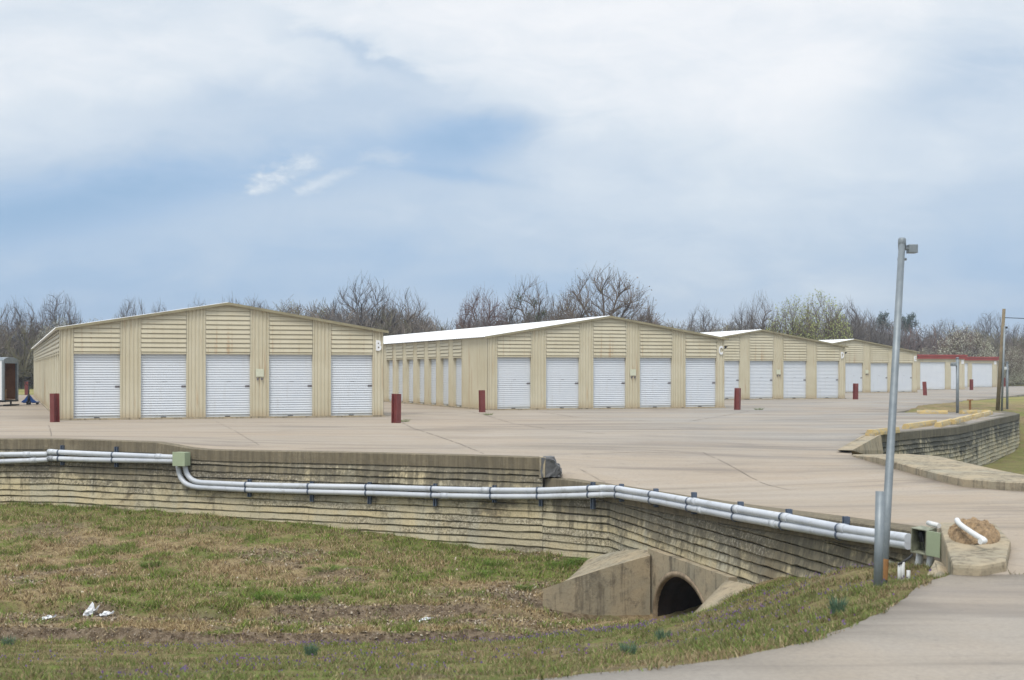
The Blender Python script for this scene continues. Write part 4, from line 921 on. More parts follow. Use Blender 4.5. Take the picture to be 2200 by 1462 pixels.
def door_meshes(w, h=DH, kind='ribbed'):
    key = (round(w, 2), round(h, 2), kind)
    if key in DOORCACHE: return DOORCACHE[key]
    mb = MB(); pitch = .0775; n = int(round((h-.09)/pitch)); pitch = (h-.09)/n; z = .09
    pr = [(.012, -.012), (.085, -.012), (.09, 0)]
    dp = .046 if kind == 'ribbed' else .014
    for k in range(n):
        pr += [(z+pitch*.02, 0), (z+pitch*.34, 0), (z+pitch*.37, -dp), (z+pitch*.97, -dp*.8)]; z += pitch
    pr.append((h, 0))
    for (za, oa), (zb, ob) in zip(pr, pr[1:]): mb.poly([(0, oa, za), (w, oa, za), (w, ob, zb), (0, ob, zb)])
    door = mb.mesh('roller_door', DOOR)
    mb = MB(); mb.box(w-.155, w-.012, -.05, -.022, 1.02, 1.085); latch = mb.mesh('door_latch', LATCH)
    mb = MB(); mb.box(w/2-.085, w/2+.085, -.032, -.013, .035, .062); mb.box(w/2-.07, w/2+.07, -.04, -.032, .03, .04); pull = mb.mesh('pull_handle', DARKM)
    mb = MB(); mb.box(w*.48, w*.58, -.026, -.020, 1.195, 1.206); slot = mb.mesh('vent_slot', LATCH)
    DOORCACHE[key] = (door, latch, pull, slot); return DOORCACHE[key]
def hang_door(root, w, loc, rz, h=DH, kind='ribbed', fit=True):
    d, l, p, s = door_meshes(w, h, kind); o = add('roller_door', d, root, loc, rz)
    if fit:
        add('door_latch', l, o); add('pull_handle', p, o); add('vent_slot', s, o)
    return o
def letter_mesh(ch):
    cu = bpy.data.curves.new('letter', 'FONT'); cu.body = ch; cu.size = .47; cu.offset = .020; cu.extrude = .018; cu.align_x = 'CENTER'; cu.resolution_u = 4
    ob = bpy.data.objects.new('letter', cu); COL.objects.link(ob); bpy.context.view_layer.update()
    me = bpy.data.meshes.new_from_object(ob.evaluated_get(bpy.context.evaluated_depsgraph_get())); bpy.data.objects.remove(ob); bpy.data.curves.remove(cu)
    xs = [v.co.x for v in me.vertices]; k = .19/(max(xs)-min(xs)); me.transform(Matrix.Scale(k, 4, (1, 0, 0))); me.transform(Matrix.Rotation(R(90), 4, 'X')); me.materials.clear(); me.materials.append(WHITE); return me
fm = lambda u, o, z: (u, o, z)
def cut_roof(me, dz=-.012):
    bm = bmesh.new(); bm.from_mesh(me); s = (RIDGE-EAVE)/(WID/2)
    for no, co in (((-s, 0, 1), (0, 0, EAVE+dz)), ((s, 0, 1), (WID, 0, EAVE+dz))):
        bmesh.ops.bisect_plane(bm, geom=bm.verts[:]+bm.edges[:]+bm.faces[:], plane_co=co, plane_no=Vector(no).normalized(), clear_outer=True)
    bm.to_mesh(me); bm.free()
def front_meshes():
    mb = MB(); edges = [0]+[v for d in DX for v in d]+[WID]
    for k in range(0, len(edges), 2): corr(mb, fm, edges[k], edges[k+1], lambda u: roof_z(u)-.012)
    for a, b in DX: jamb(mb, fm, a, b, DH)
    for a, b in DX: mb.poly([(a, .03, DH+.004), (b, .03, DH+.004), (b, .03, RIDGE), (a, .03, RIDGE)])
    fw = mb.mesh('front_wall', TAN); cut_roof(fw); hs = []
    for a, b in DX:
        mb = MB(); laps(mb, fm, a+.012, b-.012, DH+.045, RIDGE); mb.box(a+.012, b-.012, -.028, .015, DH+.0, DH+.043); me = mb.mesh('header_panel', TAN); cut_roof(me); hs.append(me)
    return fw, hs
FRONT, HEADS = front_meshes()
def side_meshes(L, first, pitch, dw, n):
    mp = lambda u, o, z: (o, u, z); mb = MB(); u = 0.0; ops = [(first+k*pitch, first+k*pitch+dw) for k in range(n)]
    corr(mb, mp, 0, ops[0][0], lambda q: EAVE, .20, flat=.03)
    for (a, b), nx in zip(ops, ops[1:]+[(L, L)]):
        corr(mb, mp, b, nx[0], lambda q: EAVE, .18, flat=.06); jamb(mb, mp, a, b, DH)
        mb.poly([mp(a, .03, DH), mp(b, .03, DH), mp(b, .03, EAVE), mp(a, .03, EAVE)])
    sw = mb.mesh('side_wall', TAN); mb = MB(); laps(mb, mp, .012, dw-.012, DH+.05, EAVE-.05); mb.box(-.028, .015, .012, dw-.012, DH, DH+.045)
    return sw, mb.mesh('header_panel', TAN), ops
def roof_meshes(L):
    mb = MB(); s = (RIDGE-EAVE)/(WID/2); ov, fo = .16, .12; p = .30; n = int((L+2*fo)/p); ys = []
    for k in range(n+1):
        y = -fo+k*p; ys += [(y, 0), (y+.17, 0), (y+.20, .035), (y+.25, .035), (y+.28, 0)]
    for side in (-1, 1):
        prev = None
        for y, h in ys:
            xe = -ov if side < 0 else WID+ov; xr = WID/2
            cur = (mb.vert((xe, y, EAVE-ov*s+.03+h)), mb.vert((xr, y, RIDGE+.03+h)))
            if prev: mb.face((prev[0], cur[0], cur[1], prev[1]))
            prev = cur
    roof = mb.mesh('roof', ROOF); mb = MB()
    for xa, xb in ((-ov, WID/2), (WID/2, WID+ov)):
        z = lambda x: RIDGE-abs(x-WID/2)*s
        mb.hexa([(xa, -fo-.02, z(xa)-.035), (xb, -fo-.02, z(xb)-.035), (xb, -.1, z(xb)-.035), (xa, -.1, z(xa)-.035), (xa, -fo-.02, z(xa)+.05), (xb, -fo-.02, z(xb)+.05), (xb, -.1, z(xb)+.05), (xa, -.1, z(xa)+.05)])
    return roof, mb.mesh('rake_trim', TRIM)
def shell_mesh(L, left):
    mb = MB()
    mp = lambda u, o, z: (WID-o, u, z); corr(mb, mp, 0, L, lambda q: EAVE, .30, flat=.05)
    mb.poly([(0, L, 0), (WID, L, 0), (WID, L, EAVE), (WID/2, L, RIDGE), (0, L, EAVE)])
    if left: corr(mb, lambda u, o, z: (o, u, z), 0, L, lambda q: EAVE, .30, flat=.05)
    return mb.mesh('outer_wall', TAN)
def back_blank(L):   # dark interior lining behind doors, closes the building
    mb = MB(); mb.box(.2, WID-.2, .2, L-.05, .0, EAVE-.05); return mb.mesh('inner_lining', DARKM)
RZ = math.atan2(.3352, .942)
PLATES = {}
def building(ch, x, y, L, label, side=None, lamp=True, lean=0):
    root = empty('storage_building', (x, y, 0), RZ); tag(root, label, 'storage building', 'gabled beige storage buildings')
    add('front_wall', FRONT, root)
    for (a, b), hm in zip(DX, HEADS):
        add('header_panel', hm, root); hang_door(root, b-a, (a, .13, .012), 0)
    mb = MB(); mb.box(-.05, WID+.05, -.06, L+.05, -.25, .045); mb.box(0, 0, 0, 0, 0, 0) if False else None; add('foundation', mb.mesh('foundation', CONC, .01), root)
    rf, tr = roof_meshes(L); add('roof', rf, root); add('rake_trim', tr, root); add('outer_wall', shell_mesh(L, side is None), root)
    if side:
        sw, hm, ops = side_meshes(L, *side); add('side_wall', sw, root)
        for a, b in ops:
            add('header_panel', hm, root, (0, a, 0)); hang_door(root, b-a, (.15, b, .012), R(-90))
    add('letter_sign', letter_mesh(ch), root, (10.44, -.035, 2.29))
    if 'p' not in PLATES:
        mb = MB(); mb.box(-.135, .135, -.03, -.016, 1.38, 1.64); PLATES['p'] = mb.mesh('notice_plate', PALE)
        mb = MB(); mb.box(-.03, .03, -.055, -.014, 1.27, 1.345); PLATES['o'] = mb.mesh('outlet_box', LATCH)
        mb = MB(); mb.hexa([(0, .10, .0), (.05, .10, .0), (.05, .32, .0), (0, .32, .0), (0, .08, .20), (.26, .06, .17), (.26, .34, .17), (0, .34, .20)]); mb.tube([(-.02, .2, .05), (.1, .2, .10)], .02, 8); PLATES['l'] = mb.mesh('wall_lamp', DARKM)
    add('notice_plate', PLATES['p'], root, (6.365, 0, 0))
    for s in (-.07, .07): add('outlet_box', PLATES['o'], root, (6.365+s, 0, 0))
    if lamp: add('wall_lamp', PLATES['l'], root, (WID+.012, .1, 2.45))
    return root
building('B', -14.45, 45.5, 46, 'nearest gabled beige storage building, lettered B, at the left', (1.0, 1.9, 1.2, 23), False)
building('C', -.97, 57.0, 46, 'gabled beige storage building lettered C with bright white roof, in the middle', (3.45, 1.9, 1.2, 22))
building('D', 8.72, 76.44, 46, 'gabled beige storage building lettered D, partly behind the C building')
building('E', 19.47, 99.94, 24, 'gabled beige storage building lettered E behind the tall leaning pole')
def flat_building(xr, yr, w, label, doors, plates, hf):
    x, y = xr-.942*w, yr-.3352*w; root = empty('flat_storage_building', (x, y, 0), RZ); tag(root, label, 'storage building', 'flat red-edged storage buildings')
    H, L = 2.6, 14; mb = MB(); edges = [0]; ds = sorted((w-t1, w-t0) for t0, t1 in doors)
    for a, b in ds: edges += [a, b]
    edges.append(w)
    for k in range(0, len(edges), 2):
        a, b = edges[k], edges[k+1]; mb.poly([(a, 0, 0), (b, 0, 0), (b, 0, H), (a, 0, H)])
    for a, b in ds: mb.poly([(a, 0, hf), (b, 0, hf), (b, 0, H), (a, 0, H)]); jamb(mb, fm, a, b, hf)
    mb.poly([(w, 0, 0), (w, L, 0), (w, L, H), (w, 0, H)]); mb.poly([(0, 0, 0), (0, L, 0), (0, L, H), (0, 0, H)]); mb.poly([(0, L, 0), (w, L, 0), (w, L, H), (0, L, H)])
    mb.obj('outer_wall', TAN, root)
    for a, b in ds: hang_door(root, b-a, (a, .085, .012), 0, hf, 'flat', False)
    mb = MB(); mb.box(-.12, w+.12, -.14, L, H-.02, H+.31); mb.box(-.16, w+.16, -.18, -.13, H+.20, H+.33); mb.obj('red_fascia', REDTR, root)
    mb = MB(); mb.box(0, w, .4, L, H+.312, H+.34); mb.obj('roof', ROOF, root)
    for u, z, ww, hh in plates: mb = MB(); mb.box(w-u-ww/2, w-u+ww/2, -.03, -.004, z-hh/2, z+hh/2); mb.obj('white_plaque', WHITE, root)
flat_building(38.2, 120, 11, 'low beige storage building with red roof edge just right of the E building', [(.5, 1.4), (1.93, 4.45)], [(.22, 2.33, .26, .34)], 2.3)
flat_building(47.1, 138, 10, 'farthest low beige storage building with red roof edge, left of the timber pole', [(.55, 2.95), (3.4, 4.2)], [(.25, 2.36, .26, .34)], 2.3)

# ------------------------------------------------------------------ trailer, pallet jack
def trailer():
    root = empty('cargo_trailer', (-22.55, 63.0, 0)); tag(root, 'white enclosed cargo trailer with open rear door at the left edge', 'trailer')
    W, L, z0, z1 = 1.85, 3.6, .28, 2.03
    mb = MB(); mb.box(-L, 0, 0, .03, z0, z1); mb.box(-L, 0, W-.03, W, z0, z1); mb.box(-L, -L+.03, .03, W-.03, z0, z1); add('body', mb.mesh('body', WHITE), root)
    mb = MB(); n = 8; pr = [(W/2-math.cos(math.pi*k/n)*W/2*1.02, z1+.16*math.sin(math.pi*k/n)) for k in range(n+1)]
    mb.prism([(-L, y, z) for y, z in pr], (L+.03, 0, 0)); add('roof', mb.mesh('roof', GALV), root)
    mb = MB(); mb.box(-.05, .035, -.02, .14, z0-.02, z1+.02); mb.box(-.05, .035, W-.14, W+.02, z0-.02, z1+.02); mb.box(-.05, .035, .14, W-.14, z1-.12, z1+.02); add('door_frame', mb.mesh('door_frame', GALV), root)
    mb = MB(); mb.box(-L+.03, -.06, .03, .05, z0+.04, z1-.01); mb.box(-L+.03, -.06, W-.05, W-.03, z0+.04, z1-.01); mb.box(-L+.03, -.03, .05, W-.05, z0, z0+.04); mb.box(-L+.031, -L+.05, .05, W-.05, z0+.04, z1); add('lining', mb.mesh('lining', PLYW), root)
    mb = MB(); mb.box(-L, .03, .2, .3, z0-.1, z0-.021); mb.box(-L, .03, W-.3, W-.2, z0-.1, z0-.021); mb.box(-.05, .08, .1, W-.1, z0-.09, z0-.02); mb.tube([(.02, W/2, z0-.09), (.02, W/2, .04)], .04, 10); mb.box(-.12, .2, W/2-.6, W/2+.6, .02, .07); mb.obj('chassis', BLACK, root)
    for y in (-.12, W+.12):
        o = empty('wheel', (-2.0, y, .31)); o.parent = root
        mb = MB(); mb.tube([(0, -.09, 0), (0, -.08, 0), (0, .08, 0), (0, .09, 0)], [.25, .31, .31, .25], 24); mb.obj('tyre', BLACK, o)
        mb = MB(); mb.tube([(0, -.1, 0), (0, .1, 0)], .17, 16); mb.obj('rim', GALV, o)
trailer()
def carton():
    mb = MB(); mb.box(-.25, .25, -.3, .3, 0, .42); o = mb.obj('carton', plain('cardboard', (.26, .15, .07), .9), None, (-23.1, 64.2, .325), .2, .01); tag(o, 'brown carton inside the open trailer', 'box')
carton()
def pallet_jack():
    g = G(62, 870); root = empty('pallet_jack', (g[0], g[1], 0), R(8)); tag(root, 'blue pallet jack with upright black loop handle beside building B', 'pallet jack')
    mb = MB(); mb.prism([(-.33, -.02, .10), (.33, -.02, .10), (.33, -.02, .15), (.20, -.02, .25), (.06, -.02, .44), (-.06, -.02, .44), (-.20, -.02, .25), (-.33, -.02, .15)], (0, .09, 0)); add('front_frame', mb.mesh('front_frame', BLUE, .008), root)
    for s in (-1, 1):
        mb = MB(); mb.box(s*.19-.08, s*.19+.08, .075, 1.2, .075, .13); add('fork', mb.mesh('fork', BLUE, .008), root)
        mb = MB(); mb.tube([(s*.19-.06, 1.05, .04), (s*.19+.06, 1.05, .04)], .04, 14); mb.obj('wheel', BLACK, root)
        mb = MB(); mb.tube([(s*.06-.03, -.06, .095), (s*.06+.03, -.06, .095)], .095, 16); mb.obj('wheel', BLACK, root)
    mb = MB(); mb.tube([(0, -.05, .15), (0, -.05, .5)], [.06, .05], 14); mb.obj('pump', BLACK, root)
    mb = MB(); mb.tube([(.0, -.05, .42), (.01, -.02, .95)], .028, 10); lp = [(.01+.17*math.cos(a)*(1 if abs(math.cos(a)) > .3 else 1), -.02, 1.01+.105*math.sin(a)) for a in np.linspace(-math.pi/2, 1.5*math.pi, 25)]; mb.tube(lp, .017, 8); mb.obj('handle', BLACK, root)
    mb = MB(); mb.box(-.035, .035, -.026, -.021, .24, .275); mb.obj('badge', WHITE, root)
pallet_jack()

# ------------------------------------------------------------------ grass, flowers, litter
def scatter(n, x0, x1, y0, y1, rng):
    return rng.uniform(x0, x1, n), rng.uniform(y0, y1, n)
lw_x = np.array([p[0] for p in plan]); lw_y = np.array([p[1] for p in plan])
def keep_mask(x, y):
    ed = edge_dist(ROAD_SIMPLE, x, y); return ~inside(YARD, x, y) & (~inside(ROAD_SIMPLE, x, y) | (ed < .10*np.clip(vnoise(x*4, y*4, 3)-.35, 0, 1)))
def wall_clear(x, y):
    ok = y < np.interp(x, lw_x[:len(LW)+3], lw_y[:len(LW)+3])-.06
    d = (RWB-RWA)/np.linalg.norm(RWB-RWA); n = np.array([d[1], -d[0]]); s = (x-RWA[0])*n[0]+(y-RWA[1])*n[1]; t = (x-RWA[0])*d[0]+(y-RWA[1])*d[1]
    ok2 = (x < 1.62) | (s > .06)
    cul = (x > 0.36) & (x < 3.1) & (y > 20.55) & (s < 3) & (y < 23.6) & (x > .36+.0*(y)) & (((y-20.3) < (x-.36)*2.6+.6))
    cul2 = (t > 2.6) & (t < 6.4) & (s < .45)
    return ok & ok2 & ~cul & ~cul2
def grass():
    rng = np.random.default_rng(3); PX, PY, HH, WW, CC = [], [], [], [], []
    def batch(n, x0, x1, y0, y1, h, w, gk=.68, grey=0):
        x, y = scatter(n, x0, x1, y0, y1, rng); k = keep_mask(x, y) & wall_clear(x, y); x, y = x[k], y[k]
        g = green_mask(x, y); d = dirt_mask(x, y); cl = fbm(x*5, y*5, 77, 3)
        k = rng.random(len(x)) < (1-.86*d)*np.clip(.30+1.2*sstep(cl, .34, .6), 0, 1); x, y, g, d, cl = x[k], y[k], g[k], d[k], cl[k]; m = len(x)
        isg = rng.random(m) < g*gk
        tan = np.array([.42, .315, .17]); straw = np.array([.50, .41, .24]); br = np.array([.215, .15, .085]); gr = np.array([.145, .20, .045]); bg = np.array([.195, .285, .05]); ol = np.array([.16, .165, .055])
        r = rng.random(m)[:, None]; dry = np.where(r < .40, tan, np.where(r < .66, straw, br)); grn = np.where(r < .4, gr, np.where(r < .7, bg, ol))
        near = sstep(y, 17, 14)[:, None]; grn = grn*(1-near)+(grn*.65+np.array([.13, .15, .07])*.35)*near
        dry = dry*(1-grey)+grey*(dry*.45+np.array([.115, .10, .065])*.6); c = np.where(isg[:, None], grn, dry)*rng.uniform(.7, 1.25, (m, 1))
        hh = h*rng.uniform(.45, 1.3, m)*np.where(isg, 1.1, .85)*(.6+.8*sstep(cl, .4, .65))
        PX.append(x); PY.append(y); HH.append(hh); WW.append(np.full(m, w)*rng.uniform(.6, 1.3, m)); CC.append(c)
    batch(330000, -13, 2.2, 19.6, 29.2, .060, .0075)
    batch(150000, -9.5, 3.0, 16.4, 20.2, .055, .0065)
    batch(480000, -7.5, 4.2, 7.0, 17.5, .036, .0040, .50, .6)
    batch(90000, 1.2, 4.2, 9.5, 17, .040, .0042, .45, .6)
    batch(40000, 8.2, 26, 30, 62, .12, .02); batch(16000, 14, 34, 54, 92, .10, .03)
    x = np.concatenate(PX); y = np.concatenate(PY); h = np.concatenate(HH); w = np.concatenate(WW); c = np.concatenate(CC); m = len(x)
    z = np.where(inside(ROAD, x, y), .0, terr(x, y)-.01); a = rng.uniform(0, 2*math.pi, m); ln = rng.normal(0, .55, (m, 2))*h[:, None]
    v = np.zeros((m, 3, 3)); v[:, 0] = np.stack([x-np.cos(a)*w, y-np.sin(a)*w, z], 1); v[:, 1] = np.stack([x+np.cos(a)*w, y+np.sin(a)*w, z], 1); v[:, 2] = np.stack([x+ln[:, 0], y+ln[:, 1], z+h], 1)
    o = add('grass', np_mesh('grass', v.reshape(-1, 3), np.arange(m*3).reshape(m, 3), BLADE, False, {'tint': np.repeat(c, 3, 0)})); tag(o, 'patchy dormant tan grass with green clumps covering the banks', 'grass', kind='stuff')
    print('blades', m)
    # fallen leaves and gravel bits
    n = 32000; x, y = scatter(n, -12, 3, 17.2, 24.5, rng); k = keep_mask(x, y) & wall_clear(x, y) & (rng.random(n) < np.clip(dirt_mask(x, y)*1.1+.10, 0, 1)); x, y = x[k], y[k]; m = len(x)
    z = terr(x, y)+rng.uniform(.0, .02, m); s = rng.uniform(.008, .021, m); a = rng.uniform(0, 6.28, m); tx = rng.normal(0, .5, (m, 2)); v = np.zeros((m, 4, 3))
    for i, (p, q) in enumerate(((-1, -.6), (1, -.5), (.8, .7), (-.9, .6))):
        dx, dy = (p*np.cos(a)-q*np.sin(a))*s, (p*np.sin(a)+q*np.cos(a))*s; v[:, i] = np.stack([x+dx, y+dy, z+dx*tx[:, 0]+dy*tx[:, 1]], 1)
    pal = np.array([[.34, .26, .17], [.24, .18, .12], [.43, .37, .29], [.13, .09, .06], [.38, .30, .19]]); c = pal[rng.integers(0, 5, m)]*rng.uniform(.6, 1.15, (m, 1))
    o = add('leaf_litter', np_mesh('leaf_litter', v.reshape(-1, 3), np.arange(m*4).reshape(m, 4), BLADE, False, {'tint': np.repeat(c, 4, 0)})); tag(o, 'dead leaves and gravel strewn along the ditch bed', 'leaf litter', kind='stuff')
    # purple flowers
    n = 130000; x, y = scatter(n, -7, 4, 8, 17.6, rng); yb = 16.6-.55*np.clip(x, 0, 4)
    dens = 1.5*np.exp(-((y-yb-.2)/.55)**2)*sstep(x, -4.0, -1.0)*sstep(x, 2.2, 1.0)+.16*sstep(fbm(x*1.1, y*.8, 91, 4), .5, .62)+.35*np.exp(-((x-2.6)/.8)**2-((y-13.4)/1.6)**2)
    dens = dens*sstep(fbm(x*2.1, y*2.1, 97, 3), .38, .58)
    k = keep_mask(x, y) & wall_clear(x, y) & (rng.random(n) < dens*.36); x, y = x[k], y[k]; m = len(x)
    z = terr(x, y)+rng.uniform(.03, .075, m); s = rng.uniform(.005, .011, m); a = rng.uniform(0, 6.28, m); v = np.zeros((m, 4, 3))
    for i, (p, q) in enumerate(((-1, 0), (0, -1), (1, 0), (0, 1))): v[:, i] = np.stack([x+p*s*np.cos(a), y+p*s*np.sin(a), z+q*s], 1)
    c = np.array([.215, .145, .285])*rng.uniform(.6, 1.3, (m, 1))+rng.uniform(-.03, .03, (m, 3)); c = np.clip(c, .02, 1)
    o = add('purple_flowers', np_mesh('purple_flowers', v.reshape(-1, 3), np.arange(m*4).reshape(m, 4), BLADE, False, {'tint': np.repeat(c, 4, 0)})); tag(o, 'carpet of tiny purple spring flowers on the near bank', 'flowers', kind='stuff')
grass()
def tuft(px, py, Z, h, w, n, col, label, cat='grass tuft', grp='blue-green grass tufts'):
    x, y, _ = P(px, py, Z); z = float(terr(np.array([x]), np.array([y]))[0])-.02; rng = np.random.default_rng(int(px)); V = []; C = []
    for k in range(n):
        a = rng.uniform(0, 6.28); r = w*.35*math.sqrt(rng.random()); bx, by = r*math.cos(a), r*math.sin(a); hh = h*rng.uniform(.55, 1.05); lx, ly = math.cos(a)*w*.5*rng.uniform(.1, 1), math.sin(a)*w*.5*rng.uniform(.1, 1); t = .004; b = rng.uniform(0, 3.14)
        mid = (bx+lx*.35, by+ly*.35, hh*.6)
        V += [(bx-t*math.cos(b), by-t*math.sin(b), 0), (bx+t*math.cos(b), by+t*math.sin(b), 0), mid, mid, (mid[0]+t*math.cos(b), mid[1]+t*math.sin(b), mid[2]), (bx+lx, by+ly, hh)]; C += [np.array(col)*rng.uniform(.7, 1.3)]*6
    o = add('grass_tuft', np_mesh('grass_tuft', V, np.arange(len(V)).reshape(-1, 3), BLADE, False, {'tint': np.array(C)}), None, (x, y, z)); tag(o, label, cat, grp)
BG = (.10, .17, .11)
tuft(668, 1416, 13.1, .16, .13, 220, BG, 'blue-green grass tuft among the purple flowers, left of the ditch middle')
tuft(1800, 1330, 9.9, .16, .13, 220, BG, 'blue-green grass tuft between the road edge and the short post')
tuft(1425, 1384, 12.2, .13, .14, 200, BG, 'blue-green grass tuft nearest below the culvert')
tuft(1350, 1420, 9.6, .11, .12, 200, BG, 'blue-green grass tuft near the road edge below the culvert')
tuft(18, 1385, 16.0, .17, .16, 220, BG, 'blue-green grass tuft at the far left of the near bank')
for (px, py, Z, h, w, lb) in [(1205, 1222, 23.3, .16, .5, 'bright green weed clump beside the culvert wing'), (1240, 1208, 23.6, .13, .45, 'bright green weed clump at the wall foot above the culvert wing'), (1062, 1222, 23.4, .13, .42, 'bright green weed clump left of the culvert wing, upper'), (1040, 1240, 22.7, .10, .35, 'bright green weed clump left of the culvert wing, lower'), (1125, 1272, 21.3, .12, .3, 'green weed clump just left of the culvert wing tip'),
        (322, 1225, 23.2, .10, .4, 'bright green clump on the bank below the sage green box'), (700, 1228, 22.8, .09, .5, 'green patch of weeds on the open bank right of the ditch trash'), (575, 1310, 20.3, .12, .5, 'green clump on the ditch edge, left one'), (660, 1310, 20.3, .12, .45, 'green clump on the ditch edge, right one')]:
    tuft(px, py, Z, h, w, 420, (.115, .20, .035), lb, 'weed clump', 'green weed clumps')
for k_, (px, py, z_) in enumerate([(868, 906, 45.0), (1049, 892, 50.5), (1630, 881, 57.5)]):
    g_ = G(px, py); tuft(px, py, g_[1], .10, .45, 160, (.11, .16, .04), ['small weeds at the foot of the bollard right of building B', 'small weeds in the joint by the bollard left of building C', 'small weeds in the joint right of the building C bollard'][k_], 'weed clump', 'weeds in the paving joints')
    bpy.data.objects[max((o.name for o in bpy.data.objects if o.name.startswith('grass_tuft')), key=lambda n: n)].location.z = pz(g_[0], g_[1])
def litter(px, py, Z, w, h, label):
    x, y, _ = P(px, py, Z); z = float(terr(np.array([x]), np.array([y]))[0]); rng = random.Random(px); mb = MB(); g = []
    for j in range(6): g.append([mb.vert(((i/6-.5)*w+rng.uniform(-.02, .02)+j*.02, rng.uniform(-.05, .05)+j*.02, h*(j/5)*(0.6+.4*math.sin(i*1.3))+rng.uniform(-.012, .012)+.012)) for i in range(7)])
    for j in range(5):
        for i in range(6): mb.face((g[j][i], g[j][i+1], g[j+1][i+1], g[j+1][i]))
    o = mb.obj('litter', WHITE, None, (x, y, z)); tag(o, label, 'litter', 'plastic litter in the ditch')
litter(185, 1326, 19.6, .12, .17, 'crumpled white plastic sheet standing up in the ditch'); litter(218, 1328, 19.5, .12, .06, 'small flat scrap of plastic just right of the white sheet'); litter(90, 1346, 18.8, .12, .05, 'pale plastic scrap left of the white sheet in the ditch'); litter(905, 1345, 18.9, .1, .03, 'small pale scrap in the ditch bed toward the culvert')

# ------------------------------------------------------------------ trees
def seg_mesh(name, segs, mat, cols=None, col=(.12, .10, .09), var=.3, seed=0):
    S = np.array([s[:8] for s in segs]); P0, P1, R0, R1 = S[:, :3], S[:, 3:6], S[:, 6], S[:, 7]; d = P1-P0; L = np.linalg.norm(d, axis=1, keepdims=True)+1e-9; d = d/L
    ref = np.where(np.abs(d[:, 2:3]) > .9, np.array([[1., 0, 0]]), np.array([[0, 0, 1.]])); u = np.cross(d, ref); u /= np.linalg.norm(u, axis=1, keepdims=True); v = np.cross(d, u); m = len(S); V = np.zeros((m, 6, 3))
    for k in range(3):
        a = 2*math.pi*k/3; w = u*math.cos(a)+v*math.sin(a); V[:, k] = P0+w*R0[:, None]; V[:, 3+k] = P1+w*R1[:, None]
    b = (np.arange(m)*6)[:, None]; Fc = np.concatenate([b+np.array([[k, (k+1) % 3, 3+(k+1) % 3, 3+k]]) for k in range(3)])
    rng = np.random.default_rng(seed); c = (np.array(col)[None]*rng.uniform(1-var, 1+var, (m, 1))) if cols is None else cols
    return np_mesh(name, V.reshape(-1, 3), Fc, mat, False, {'tint': np.repeat(c, 6, 0)})
